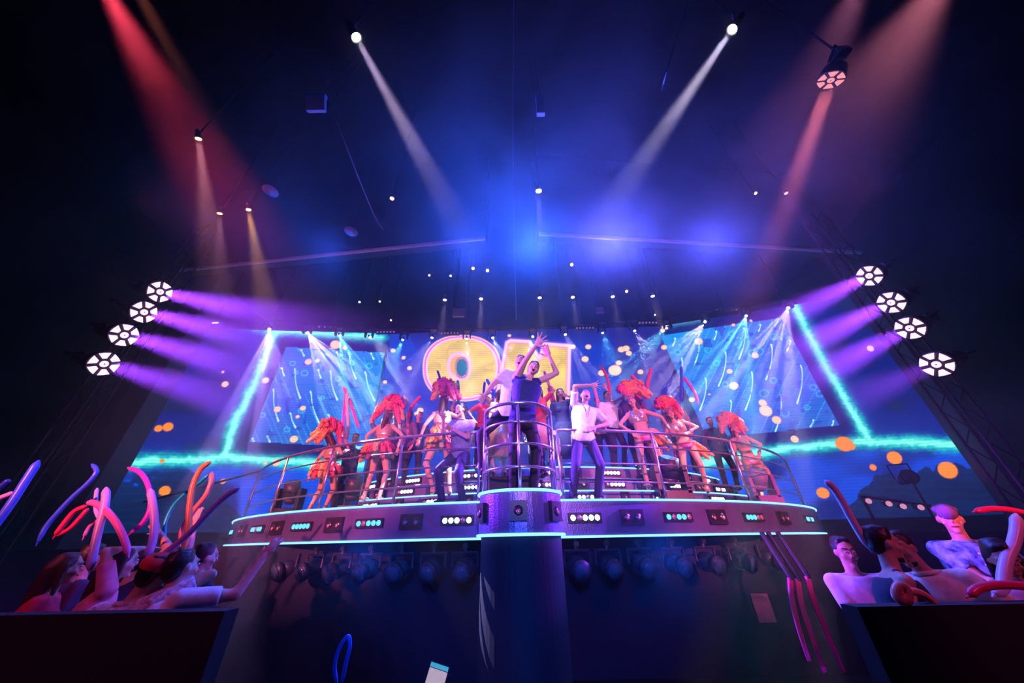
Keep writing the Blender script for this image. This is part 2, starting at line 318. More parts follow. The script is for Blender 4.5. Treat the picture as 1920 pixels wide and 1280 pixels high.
def content(u, v, part):
    """colours shown on the screen (sRGB) at the places measured on it"""
    n1 = vnoise(u / 60, v / 40, 1); n2 = vnoise(u / 17, v / 13, 2); n3 = vnoise(u / 5, v / 4, 3)
    C = np.zeros((len(u), 3)) + np.array([.0, .10, .46])
    if part == 'centre':
        C = mixc(C, np.ones_like(u), (.02, .20, .66))
        C = mixc(C, (vnoise(u / 45, v / 260, 5) > .55) * .75, (.17, .12, .50))
        C = mixc(C, np.clip((652 - v) / 28, 0, 1) * .8, (.10, .10, .42))
        C = mixc(C, ((v > 626) & (v < 672) & (u < 792 - (672 - v) * .6) & (v > 612 + (u - 640) * .0)) * .8, (.0, .24, .72))
        # balloon letter O
        for ring_c, a, b, th in (((866, 690), 71, 60, 0), ):
            q = ((np.abs(u - ring_c[0]) / a) ** 2.3 + (np.abs(v - ring_c[1]) / b) ** 2.3) ** (1 / 2.3)
            hole = ((np.abs(u - 861) / 20) ** 2.2 + (np.abs(v - 686) / 23) ** 2.2) ** (1 / 2.2)
            gold = np.stack([.86 + .1 * n2, .70 + .12 * n2, .33 + .12 * n3], 1)
            sh = np.clip(np.sin((u * .5 + v * .9) / 9 + 3 * n1) * .5 + .2, 0, 1) * (n2 > .4)
            gold = gold * (1 - .16 * sh[:, None])
            wq = (q < 1)[:, None]; C = np.where(wq, gold, C)
            C = mixc(C, np.exp(-((q - .97) / .045) ** 2), (.93, .35, .95)); C = mixc(C, np.exp(-((q - .93) / .02) ** 2), (1, .85, .95))
            C = mixc(C, np.exp(-((q - 1.02) / .02) ** 2), (.99, .8, .62))
            C = mixc(C, (hole < 1).astype(float), (.85, .66, .32)); C = mixc(C, np.exp(-((hole - 1) / .16) ** 2), (.98, .7, .97))
            h2 = ((np.abs(u - 866) / 10) ** 2.4 + (np.abs(v - 689) / 16) ** 2.4) ** (1 / 2.4)
            C = mixc(C, (h2 < 1).astype(float), (.0, .38, .48)); C = mixc(C, np.exp(-((h2 - 1.15) / .12) ** 2), (.75, .3, .6))
        ins = inside(u, v, NPOLY); d = polydist(u, v, NPOLY, True)
        C = np.where(ins[:, None], gold, C)
        C = mixc(C, np.exp(-(d / 4.2) ** 2), (.96, .42, .95)); C = mixc(C, np.exp(-((d - 1.0) / 1.6) ** 2) * .9, (1, .85, 1))
    else:
        left = part == 'left'
        Q, K, ST, RG, zz = (LQ, LC, LS, LR, zl) if left else (RQ, RC, RS, RR, zr)
        below = v - (866 if left else 838 + (1630 - u) * .10)
        C = mixc(C, np.clip(below / 12, 0, 1), (.0, .27, .80))
        C = mixc(C, np.clip((n1 - .45) * 4, 0, 1) * .7, (.02, .06, .30))
        C = mixc(C, ((n1 > .62) & (below < 0)) * .5, (.02, .16, .30))
        # dark hills and palms low at the outer side
        hill = (v > 905 + 18 * np.sin(u / 31) - 30 * n2 + (u - 330) * .10 + np.maximum(0, u - 410) * 1.1) & (u < 560) if left else (v > 908 - (u - 1640) * .16 - 22 * n2 - 8 * np.sin(u / 23) + np.maximum(0, 1640 - u) * 1.1) & (u > 1540)
        C = mixc(C, hill * .88, (.0, .10, .24)); C = mixc(C, (hill & (np.sin(v / 2.2 + n2 * 3) > .75)) * .4, (.0, .22, .36))
        d = np.full(u.shape, 1e9)
        for P in K: d = np.minimum(d, polydist(u + 5 * (n2 - .5), v + 5 * (n2 - .5), P))
        d = d + 5 * (n3 - .5)
        C = mixc(C, np.exp(-np.clip(d, 0, 99) / 26) * .55, (.0, .30, .85))
        C = mixc(C, np.exp(-(np.clip(d - 5, 0, 99) / 10) ** 2) * .85, (.0, .80, .74)); C = mixc(C, np.exp(-(np.clip(d - 2, 0, 99) / 4.5) ** 2) * .9, (.55, 1, .93))
        q = inside(u, v, Q); dq = polydist(u, v, Q, True)
        C = mixc(C, (~q & inside(u, v, LB_ if left else RB_)) * np.clip(1.2 - dq / 26, 0, .85), (.02, .05, .34))
        top = np.clip(((840 if left else 820) - v) / 200, 0, 1); rt = np.clip((u - (500 if left else 1300)) / 220, 0, 1); rt = rt if left else 1 - rt
        base = np.stack([.0 * u, .36 + .17 * top * rt + .06 * (n1 - .5), .76 + .10 * top], 1)
        base = base * (.93 + .1 * (vnoise(u / 40, v / 2.4, 8)))[:, None]
        C = np.where(q[:, None], base, C)
        I = q
        sl = (.42 if left else -.48)
        lines = np.abs(((u - sl * v) / 11.0 + 3 * vnoise((u - sl * v) / 33, v * 0 + 2, 4)) % 1 - .5) < .07
        C = mixc(C, (I & lines & (vnoise((u - sl * v) / 11, v / 70, 6) > .5)) * .45, (.35, .85, 1))
        sub = np.where(I)[0]
        for a in ST:
            p0 = zz(a[0], a[1]); p1 = zz(a[2], a[3]); L = math.hypot(p1[0] - p0[0], p1[1] - p0[1]); bw = (-.07 if left else .07) * L
            pl = [(p0[0] + (p1[0] - p0[0]) * q + bw * math.sin(math.pi * q), p0[1] + (p1[1] - p0[1]) * q) for q in (0, .12, .3, .5, .7, .88, 1)]; pl[0] = (pl[0][0] - 1.5, pl[0][1] + 2)
            for q in range(6):
                dd, t = segdist(u[sub], v[sub], pl[q], pl[q + 1]); tt = (q + t) / 6; wd = .35 + 2.4 * np.abs(tt - .45) ** 1.6
                C[sub] = mixc(C[sub], np.clip((wd + .8 - dd) / 1.0, 0, 1), (.80, .98, 1))
        for a in RG:
            p0 = zz(a[0], a[1]); r = a[2] / (3.123 if left else 2.743) * 1.05
            dd = np.abs(np.hypot((u[sub] - p0[0]), (v[sub] - p0[1]) * 1.25) - r); C[sub] = mixc(C[sub], np.exp(-(dd / 1.1) ** 2) * .75, (.15, .85, 1))
        C[sub] = mixc(C[sub], (vnoise(u[sub] / 11, v[sub] / 11, 9) > .86) * .45, (.0, .12, .60))
    for x, y, r in DOTS:
        k = np.where((np.abs(u - x) < r * 1.6 + 3) & (np.abs(v - y) < r * 1.3 + 3))[0]
        if len(k):
            dd = np.hypot((u[k] - x) / 1.15, (v[k] - y) * 1.08 - (u[k] - x) * (.18 if x > 1400 else -.15 if x < 600 else 0))
            col = (1, .55, .14) if (y > 790 and (x < 480 or x > 1500)) else (1, .78, .62)
            C[k] = mixc(C[k], np.clip((r - dd) / 1.5 + .5, 0, 1) * .8, (1, .42, .30)); C[k] = mixc(C[k], np.clip((r * .93 - dd) / 1.5 + .5, 0, 1), col)
    C = np.clip(C, 0, 1)
    return np.where(C <= .04045, C / 12.92, ((C + .055) / 1.055) ** 2.4)
LB_ = [(516, 622), (735, 634), (720, 870), (422, 858)]; RB_ = [(1215, 610), (1488, 566), (1634, 830), (1310, 862)]
ledm = bpy.data.materials.new('led_pixels'); ledm.use_nodes = True; n_ = ledm.node_tree.nodes; L_ = ledm.node_tree.links; n_.clear()
oo = n_.new('ShaderNodeOutputMaterial'); ee = n_.new('ShaderNodeEmission'); at_ = n_.new('ShaderNodeAttribute'); at_.attribute_name = 'screen'
tc_ = n_.new('ShaderNodeTexCoord'); sx_ = n_.new('ShaderNodeSeparateXYZ'); L_.new(tc_.outputs['Object'], sx_.inputs[0])
m1 = n_.new('ShaderNodeMath'); m1.operation = 'MULTIPLY'; m1.inputs[1].default_value = 13; L_.new(sx_.outputs[2], m1.inputs[0])
m2 = n_.new('ShaderNodeMath'); m2.operation = 'FRACT'; L_.new(m1.outputs[0], m2.inputs[0])
m3 = n_.new('ShaderNodeMath'); m3.operation = 'GREATER_THAN'; m3.inputs[1].default_value = .18; L_.new(m2.outputs[0], m3.inputs[0])
m4 = n_.new('ShaderNodeMapRange'); L_.new(m3.outputs[0], m4.inputs[0]); m4.inputs['To Min'].default_value = 1.0; m4.inputs['To Max'].default_value = 1.4
L_.new(at_.outputs['Color'], ee.inputs[0]); L_.new(m4.outputs[0], ee.inputs[1]); L_.new(ee.outputs[0], oo.inputs[0])
ledm.cycles.emission_sampling = 'NONE'
WP = [(-10.6, 8.92), (-4.4, 10.0), (5.37, 9.92), (11.1, 8.37)]
ZT = [7.9, 8.25, 8.27, 8.30]
def led(part, i, nu, nv, label, zb=2.0):
    a, b = WP[i], WP[i + 1]
    s_ = np.linspace(0, 1, nu); t_ = np.linspace(0, 1, nv); SS, TT = np.meshgrid(s_, t_)
    x = a[0] + (b[0] - a[0]) * SS; y = a[1] + (b[1] - a[1]) * SS; z = zb + (ZT[i] + (ZT[i + 1] - ZT[i]) * SS - zb) * TT
    x, y, z = x.ravel(), y.ravel(), z.ravel(); zc = z - CZ; d = y * cP + zc * sP; up = (-y * sP + zc * cP) / d; xx = x / d
    u = 960 + F * (xx * cR - up * sR); v = 640 - F * (xx * sR + up * cR)
    C = content(u, v, part)
    # front grid plus a flat back and edges
    k = np.arange(nu * nv).reshape(nv, nu)
    fc = np.stack([k[:-1, :-1], k[:-1, 1:], k[1:, 1:], k[1:, :-1]], -1).reshape(-1, 4)
    me = bpy.data.meshes.new('led_screen'); V = np.stack([x, y, z], 1)
    me.vertices.add(len(V)); me.vertices.foreach_set('co', V.ravel())
    me.loops.add(len(fc) * 4); me.loops.foreach_set('vertex_index', fc.ravel()); me.polygons.add(len(fc))
    me.polygons.foreach_set('loop_start', np.arange(len(fc)) * 4); me.update(); me.validate()
    at = me.color_attributes.new('screen', 'FLOAT_COLOR', 'POINT'); at.data.foreach_set('color', np.c_[C, np.ones(len(C))].ravel())
    me.materials.append(ledm)
    root = empty('led_screen', ((a[0] + b[0]) / 2, (a[1] + b[1]) / 2, zb), label, 'screen')
    o = link('display', me, root)
    m = MB(); dv = Vector((b[0] - a[0], b[1] - a[1], 0)).normalized(); nn = Vector((-dv.y, dv.x, 0)); nn = nn if nn.y > 0 else -nn
    q = [Vector((a[0], a[1], zb)), Vector((b[0], b[1], zb)), Vector((b[0], b[1], ZT[i + 1])), Vector((a[0], a[1], ZT[i]))]
    q = [p + nn * .02 for p in q] + [p + nn * .18 for p in q]
    m.add(q, [(0, 1, 2, 3), (4, 7, 6, 5), (0, 4, 5, 1), (1, 5, 6, 2), (2, 6, 7, 3), (3, 7, 4, 0)]); m.build('cabinet', BLACK, root)
led('left', 0, 330, 240, 'left wing of the video wall with cyan lightning frame and falling streaks')
led('centre', 1, 440, 200, 'centre video wall showing gold balloon letters ON', 3.0)
led('right', 2, 380, 250, 'right wing of the video wall with cyan lightning frame and tilted streak panel')

# ================================================================ stage platforms
def arcpt(c_, R, th, z): return Vector((c_[0] + R * math.sin(th), c_[1] - R * math.cos(th), z))
EC, ER = (.2, 13.5), 8.35                       # balcony edge circle
def th_at_x(c_, R, x): return math.asin((x - c_[0]) / R)
def deckmat(name, base):
    m = mat(name, base, .42, .6, var=.1, scale=6)
    n = m.node_tree.nodes; L = m.node_tree.links; p = n['Principled BSDF']
    tc = n.new('ShaderNodeTexCoord'); w1 = n.new('ShaderNodeTexWave'); w1.inputs['Scale'].default_value = 7; w1.bands_direction = 'DIAGONAL'
    vo = n.new('ShaderNodeTexVoronoi'); vo.inputs['Scale'].default_value = 55
    L.new(tc.outputs['Object'], vo.inputs['Vector']); b = n.new('ShaderNodeBump'); b.inputs['Strength'].default_value = .35; b.inputs['Distance'].default_value = .006
    L.new(vo.outputs['Distance'], b.inputs['Height']); L.new(b.outputs[0], p.inputs['Normal']); return m
PLATE = deckmat('tread_plate', (.19, .15, .36))
NEON = glow('neon_tube_ice_blue', (.20, .56, 1.0), 2.3, True)
def curved_wall(mb, c_, R, t0, t1, z0, z1, n, thick=.06):
    for side in (0, thick):
        pass
    a = [arcpt(c_, R, t0 + (t1 - t0) * k / n, z0) for k in range(n + 1)]; b = [Vector((p.x, p.y, z1)) for p in a]
    a2 = [arcpt(c_, R - thick, t0 + (t1 - t0) * k / n, z0) for k in range(n + 1)]; b2 = [Vector((p.x, p.y, z1)) for p in a2]
    vs = a + b + a2 + b2; N = n + 1; fs = []
    for k in range(n):
        fs += [(k, k + 1, N + k + 1, N + k), (2 * N + k, 3 * N + k, 3 * N + k + 1, 2 * N + k + 1), (N + k, N + k + 1, 3 * N + k + 1, 3 * N + k), (k, 2 * N + k, 2 * N + k + 1, k + 1)]
    fs += [(0, N, 3 * N, 2 * N), (n, 2 * N + n, 3 * N + n, N + n)]
    return mb.add(vs, fs)
def deck(name, c_, R, t0, t1, zb, zt, back, label, n=60, ztop_thick=.05):
    root = empty(name, (c_[0], c_[1] - R, zb), label, 'stage platform')
    # top board: polygon from the arc to a straight back line
    a = [arcpt(c_, R - .02, t0 + (t1 - t0) * k / n, zt - .005) for k in range(n + 1)]
    m = MB(); N = n + 1
    bk = [Vector((p.x, max(back, p.y + .4), p.z)) for p in a]
    lo = [p - Vector((0, 0, ztop_thick)) for p in a]; lob = [p - Vector((0, 0, ztop_thick)) for p in bk]
    fs = []
    for k in range(n): fs += [(k, k + 1, N + k + 1, N + k), (2 * N + k, 3 * N + k, 3 * N + k + 1, 2 * N + k + 1), (k, 2 * N + k, 2 * N + k + 1, k + 1), (N + k, N + k + 1, 3 * N + k + 1, 3 * N + k)]
    m.add(a + bk + lo + lob, fs); m.build('floor_board', mat('stage_floor', (.05, .05, .07), .5), root)
    m = MB(); curved_wall(m, c_, R, t0, t1, zb, zt, n); m.build('fascia', PLATE, root)
    return root
T0, T1 = th_at_x(EC, ER, -7.35), th_at_x(EC, ER, 7.95)
FZ0 = 1.70
balc = deck('balcony_platform', EC, ER, T0, T1, FZ0, STAGE_Z, 10.0, 'curved purple metal stage front edged with ice blue neon tubes')
def neon(c_, R, t0, t1, z, parent, n=50, r=.016):
    MB().tube([arcpt(c_, R + .015, t0 + (t1 - t0) * k / n, z) for k in range(n + 1)], r, 6).build('neon_tube', NEON, parent)
PODC, PODR = (.06, 4.50), .50
tp0, tp1 = th_at_x(EC, ER, PODC[0] - .47), th_at_x(EC, ER, PODC[0] + .47)
for z in (STAGE_Z, FZ0): neon(EC, ER, T0, tp0, z, balc); neon(EC, ER, tp1, T1, z, balc)
m = MB(); curved_wall(m, EC, ER - .06, T0, T1, FZ0 + .01, FZ0 + .04, 60, .75); m.build('underside_board', BLACK, balc)
# tiers behind
TIERS = [((.5, 13.15), 7.18, -2.95, 5.6, STAGE_Z, 2.37, 1), ((.5, 12.6), 6.45, -2.9, 4.9, 2.37, 2.59, 0), ((.5, 11.95), 5.65, -3.3, 4.75, 2.59, 2.81, 1)]
for i, (c_, R, x0, x1, z0, z1, ne) in enumerate(TIERS):
    t = deck('stage_tier', c_, R, th_at_x(c_, R, x0), th_at_x(c_, R, x1), z0, z1, 9.6, ['lowest curved stage riser with neon tube above its lamps', 'middle curved stage riser with bare grey top edge', 'top curved stage riser where the crowd stands'][i])
    if ne: neon(c_, R, th_at_x(c_, R, x0), th_at_x(c_, R, x1), z1, t, r=.012)
    else: MB().tube([arcpt(c_, R + .01, th_at_x(c_, R, x0) + (th_at_x(c_, R, x1) - th_at_x(c_, R, x0)) * k / 40, z1) for k in range(41)], .01, 6).build('edge_trim', CHROME, t)
# pod
pod = empty('stage_pod', (PODC[0], PODC[1], 1.1), 'round metal pulpit bulging from the middle of the stage front', 'stage platform')
def ringpts(c_, r, z, a0=0, a1=2 * math.pi, n=48): return [Vector((c_[0] + r * math.sin(a0 + (a1 - a0) * k / n), c_[1] - r * math.cos(a0 + (a1 - a0) * k / n), z)) for k in range(n + (0 if a1 - a0 > 6.28 else 1))]
MB().rings([ringpts(PODC, PODR, FZ0 + .02), ringpts(PODC, PODR, STAGE_Z)]).build('drum', PLATE, pod)
MB().rings([ringpts(PODC, PODR - .03, .02), ringpts(PODC, PODR - .03, FZ0 + .02)]).build('column_base', mat('pod_base_paint', (.004, .008, .03), .7), pod)
for z in (STAGE_Z + .005, FZ0 + .02):
    MB().tube(ringpts(PODC, PODR + .012, z, -1.75, 1.75), .017, 6).build('neon_tube', NEON, pod)
MB().box((PODC[0], 4.95, STAGE_Z - .03), (.86, .9, .06)).build('bridge_board', mat('stage_floor', (.05, .05, .07), .5), pod)
step = MB().box((-.02, 4.74, STAGE_Z + .12), (.62, .36, .24)).build('step_block', BLACK); tag(step, 'low black step block inside the round pulpit', 'step')
slab('wall_stage_skirt', (.2, 6.4, .84), (26, .1, 1.68), mat('skirt_cloth', (.01, .016, .045), .9), label='dark wall under the stage front')

# ================================================================ fixtures in the fascia
LENSW = glow('lamp_white_blue', (.62, .86, 1.0), 4.0); LENSC = glow('lamp_cyan', (.10, .50, 1.0), 1.9)
LENSP = mat('lamp_unlit_pink', (.8, .45, .5), .25, .5); RIM = mat('reflector_rim', (.6, .6, .65), .25, 1.0)
LM = {'w': LENSW, 'c': LENSC, 'o': LENSP}
def disc(mb, M, c_, r, d0, d1, n=14):
    a = [M @ (Vector((c_[0] + r * math.cos(2 * math.pi * k / n), d0, c_[1] + r * math.sin(2 * math.pi * k / n)))) for k in range(n)]
    b = [M @ (Vector((c_[0] + r * .9 * math.cos(2 * math.pi * k / n), d1, c_[1] + r * .9 * math.sin(2 * math.pi * k / n)))) for k in range(n)]
    return mb.rings([a, b])
def fixture(kind, p, th, code, label, group, s=1.0, drum=False):
    """p: centre on the fascia surface; th: angle around the arc; local -y points out of the fascia"""
    root = empty('lamp_bar' if kind == 'bar' else 'blinder_lamp', p, label, 'lamp', group, th)
    M = Matrix.Identity(4)
    n = len(code); w_ = (.088 * n + .03) * s if kind == 'bar' else (.085 * n * 2 * s if n > 1 else .19 * s); h_ = .125 * s if kind == 'bar' else .20 * s
    def put(name, mb, m, sm=False):
        me = bpy.data.meshes.new(name); me.from_pydata(mb.v, [], mb.f); me.materials.append(m)
        if sm: me.shade_smooth()
        o = bpy.data.objects.new(name, me); COL.objects.link(o); o.parent = root; return o
    put('housing', MB().box((0, -.012, 0), (w_, .05, h_)), HOUSING)
    for k in range(n):
        x = (k - (n - 1) / 2) * (.086 if kind == 'bar' else .17) * s
        r = (.037 if kind == 'bar' else .052) * s
        if kind == 'bar': put('lamp', disc(MB(), M, (x, 0), r, -.036, -.05), LM[code[k]], True)
        else:
            put('reflector', disc(MB(), M, (x, 0), r, -.036, -.046), mat('dark_reflector', (.12, .10, .13), .3, .8), True)
            put('lamp', disc(MB(), M, (x, -.012 * s), r * .5, -.045, -.058), LM[code[k]], True)
    return root
def th_for_u(c_, R, u, z):
    lo, hi = -1.2, 1.2
    for _ in range(40):
        m = (lo + hi) / 2
        if proj(arcpt(c_, R, m, z))[0] < u: lo = m
        else: hi = m
    return lo
zf = (FZ0 + STAGE_Z) / 2
NUM = ['nearest', 'second', 'third', 'fourth', 'fifth']
for side, L in (('left', [('bar', 858, 'wwwow'), ('bl', 772, 'oo'), ('bar', 694, 'coccc'), ('bl', 628, 'oo'), ('bar', 568, 'ccccc'), ('bl', 521, 'oo'), ('bar', 485, 'ccocc'), ('bl', 457, 'oo'), ('bar', 438, 'cccc')]),
                ('right', [('bar', 1096, 'wowww'), ('bl', 1184, 'oo'), ('bar', 1270, 'cocco'), ('bl', 1343, 'oo'), ('bar', 1411, 'cccoo'), ('bl', 1467, 'oo'), ('bar', 1514, 'ccocc'), ('bl', 1550, 'oo'), ('bar', 1575, 'ococc')])):
    cnt = {'bar': 0, 'bl': 0}
    for k, u, code in L:
        th = th_for_u(EC, ER, u, zf); w_ = 'lamp bar' if k == 'bar' else 'twin blinder'
        cols = {'w': 'white', 'c': 'blue', 'o': 'unlit'}
        lab = '%s %s in the stage front, %s to the pulpit on its %s side' % ('lit five-lens' if k == 'bar' else 'dark square', w_, NUM[cnt[k]], side)
        if k == 'bar' and len(code) == 4: lab = 'small lit lamp bar at the far left end of the stage front'
        cnt[k] += 1
        fixture(k, arcpt(EC, ER, th, zf), th, code, lab, 'lamps set in the stage front')
for a, t in ((-62, 'left flank'), (-3, 'middle'), (50, 'right flank')):
    a = math.radians(a); p = Vector((PODC[0] + PODR * math.sin(a), PODC[1] - PODR * math.cos(a), zf + .02))
    fixture('bl', p, a, 'o', 'single square blinder on the %s of the round pulpit' % t, 'lamps set in the stage front', 1.0)
# tier lamps
TW = ['lowest', 'middle', 'top']
for i, (c_, R, x0, x1, z0, z1, ne) in enumerate(TIERS):
    t0, t1 = th_at_x(c_, R, x0), th_at_x(c_, R, x1); wdt = (t1 - t0) * R; n = int(wdt / .62)
    for k in range(n):
        th = t0 + (t1 - t0) * (k + .5) / n; p = arcpt(c_, R, th, (z0 + z1) / 2 + .01); code = ('wwoww', 'wwwww', 'owwww')[(k + i) % 3]; kd = 'bar' if (k + i) % 2 == 0 else 'bl'
        uu = proj(p)[0]
        pos = ('%s from its left end' % ('first second third fourth fifth sixth seventh eighth ninth tenth eleventh twelfth thirteenth fourteenth fifteenth sixteenth'.split()[k]))
        fixture(kd, p, th, code if kd == 'bar' else ('oo', 'o')[k % 2], '%s on the %s stage riser, lamp %s' % ('white lamp bar' if kd == 'bar' else 'rosy blinder lamp', TW[i], pos), 'lamps on the %s riser' % TW[i], .82)

# ================================================================ railings
def rail_run(t0, t1, posts, label, endl=None, endr=None, inset=.14):
    root = empty('railing', arcpt(EC, ER - inset, (t0 + t1) / 2, STAGE_Z), label, 'railing')
    Rr = ER - inset
    for i, (h, r) in enumerate(((1.05, .024), (.80, .013), (.53, .013), (.26, .013))):
        pts = [arcpt(EC, Rr, t0 + (t1 - t0) * k / 40, STAGE_Z + h) for k in range(41)]
        if endl and i == 0: pts = [Vector(endl)] + pts
        if endr and i == 0: pts = pts + [Vector(endr)]
        MB().tube(pts, r, 8).build('top_rail' if i == 0 else 'rail', CHROME, root, True)
    for th in posts:
        p = arcpt(EC, Rr, th, STAGE_Z)
        MB().cone(p, p + Vector((0, 0, 1.05)), .022, .022, 8).cone(p, p + Vector((0, 0, .012)), .05, .05, 12).build('post', CHROME, root, True)
    return root
Rr = ER - .14
thm = min(np.linspace(-1.2, -.5, 200), key=lambda t: proj(arcpt(EC, Rr, t, STAGE_Z + .5))[0]) + .10
lp = [thm] + [th_for_u(EC, Rr, u, STAGE_Z + .5) for u in (523, 611, 746, 898)]
rp = [th_for_u(EC, Rr, u, STAGE_Z + .5) for u in (1050, 1235, 1388, 1492, 1540)]
e = arcpt(EC, Rr, lp[0], STAGE_Z + 1.05)
rail_run(lp[0], lp[-1], lp, 'chrome railing along the stage front left of the pulpit', endl=e + Vector((-1.3, -1.1, -.75)))
e = arcpt(EC, Rr, rp[-1], STAGE_Z + 1.05)
rail_run(rp[0], rp[-1], rp, 'chrome railing along the stage front right of the pulpit', endr=e + Vector((1.5, -1.2, -.7)))
pr = empty('pulpit_railing', (PODC[0], PODC[1], STAGE_Z), 'round chrome railing around the pulpit', 'railing')
PR = PODR - .045
for i, (h, r) in enumerate(((1.05, .024), (.80, .017), (.53, .017), (.26, .017))):
    MB().tube(ringpts(PODC, PR, STAGE_Z + h, -1.9, 1.9), r, 8).build('top_rail' if i == 0 else 'rail', CHROME, pr, True)
for a in (-108, -84, 0, 84, 108):
    a = math.radians(a); p = Vector((PODC[0] + PR * math.sin(a), PODC[1] - PR * math.cos(a), STAGE_Z))
    MB().cone(p, p + Vector((0, 0, 1.05)), .022, .022, 8).build('post', CHROME, pr, True)
# ================================================================ ceiling rig
LENS = {'d': mat('dark_glass_lens', (.05, .12, .2), .08), 'r': glow('lens_rosy', (.8, .32, .55), .9), 'w': glow('lens_white', (1, .95, 1), 9), 'o': glow('lens_amber', (1, .55, .25), 5), 'c': glow('lens_cyan', (.3, .95, 1), 5), 'v': glow('lens_violet', (.7, .25, 1), 4)}
def can(name, pos, target, r, lens, label, cat='spotlight', group=None, length=None, hang=True):
    pos = Vector(pos); d = (Vector(target) - pos).normalized(); L = length or r * 3.2
    root = empty(name, pos, label, cat, group)
    MB().cone(pos - d * L, pos - d * L * .15, r * .62, r * .95, 16).cone(pos - d * L * .15, pos + d * .01, r * .95, r * 1.1, 16, False).cone(pos - d * L * 1.12, pos - d * L, r * .35, r * .6, 12).build('body', HOUSING, root, True)
    e1, e2 = frame(d)
    MB().rings([[pos + (e1 * math.cos(t) + e2 * math.sin(t)) * r * .88 + d * k for t in [2 * math.pi * j / 16 for j in range(16)]] for k in (-.01, .004)]).build('lens', LENS[lens], root)
    if hang:
        s = Vector((-d.y, d.x, 0)); s = s.normalized() if s.length > .01 else Vector((1, 0, 0)); c0 = pos - d * L * .5
        m = MB(); a = c0 + s * r * 1.25; b = c0 - s * r * 1.25; up = Vector((0, 0, r * 2.2))
        m.tube([a, a + up, b + up, b], r * .12, 6); m.build('yoke', HOUSING, root)
        if pos.z > 5: MB().cone(c0 + up, (c0.x, c0.y, 12.48), .012, .012, 6).build('drop_pipe', BLACK, root)
    elif pos.z > 5 and name != 'moving_head': MB().cone(pos - d * L, ((pos - d * L).x, (pos - d * L).y, 12.48), .005, .005, 5).build('drop_pipe', BLACK, root)
    return root
def lit(name, u, v, z, tgt, r, lens, color, watts, deg, label, blend=.5, srad=.05, group=None, **k):
    p = atz(u, v, z); f = can(name, p, tgt, r, lens, label, group=group, **k); d = (Vector(tgt) - p).normalized()
    spot(p + d * .03, tgt, color, watts, deg, blend, srad, 'beam', f)
    return f
lit('follow_spot', 668, 70, 9, (1.2, 6.0, 3), .085, 'w', (.85, .62, 1), 7500, 9, 'bright white spotlight high on the left aiming right')
lit('follow_spot', 1373, 55, 9, (-1.4, 6.3, 3), .085, 'w', (.85, .72, 1), 14000, 9, 'bright white spotlight high on the right aiming left')
lit('follow_spot', 1010, 358, 9, (.7, 6.6, 3), .075, 'w', (.8, .75, 1), 1500, 10, 'white spotlight high over the middle aiming straight down')
lit('par_lamp', 372, 260, 8.4, (-4.8, 6.2, 2.5), .055, 'o', (1, .35, .40), 2200, 13, 'warm lamp above the upper left haze, highest of three')
lit('par_lamp', 412, 400, 8.4, (-5.9, 7.2, 2.5), .055, 'o', (1, .4, .45), 1100, 13, 'small pinkish lamp left of the amber one')
lit('par_lamp', 466, 393, 8.4, (-4.2, 7.0, 2.5), .055, 'o', (1, .45, .10), 3500, 13, 'lamp throwing an amber cone toward the left screen')
lit('par_lamp', 1474, 362, 8.4, (6.4, 5.0, 2.5), .04, 'v', (.45, .06, 1), 900, 10, 'small violet lamp over the right side')
lit('par_lamp', 735, 372, 8.4, (-2.6, 5.2, 2.0), .05, 'o', (1, .4, .15), 30, 16, 'dim amber lamp over the left of the stage')
i = 0
for u, v in ((834, 562), (902, 560), (1012, 558), (1074, 557), (1149, 556), (1224, 555)):
    p = atz(u, v, 8.6)
    lit('downlight', u, v, 8.6, (p.x * .97, p.y + .1, 3), .06, 'w', (1, .72, .85), 1300, 13, 'small warm downlight in the row above the letters, %s from the left' % ['first', 'second', 'third', 'fourth', 'fifth', 'sixth'][i], group='row of warm downlights', hang=False); i += 1
for u, v, lab in ((674, 566, 'tiny white lamp left of the downlight row'), (712, 565, 'tiny warm lamp just left of the downlight row'), (733, 600, 'tiny warm lamp below the row above the blue strip'), (1228, 590, 'tiny warm lamp below the right end of the row'), (887, 503, 'orange dot over the letter O, made as a small lamp'), (914, 507, 'orange dot right of the one over the letter O, made as a small lamp'), (1072, 496, 'orange dot over the right of the letters, made as a small lamp'), (1175, 546, 'orange dot between two warm downlights, made as a small lamp'), (805, 516, 'dim red dot left of the orange pair, made as a small lamp'), (845, 517, 'dim red dot beside the orange pair, made as a small lamp'), (1417, 362, 'faint lamp left of the violet one')):
    p = atz(u, v, 8.7); can('small_lamp', p, p + Vector((0, -.4, -1)), .035 if 'tiny' in lab or 'dim' in lab or 'faint' in lab else .05, 'w' if 'white' in lab else 'o', lab, 'lamp', hang=False)  # the orange and red dots above the screen are made as added lamps
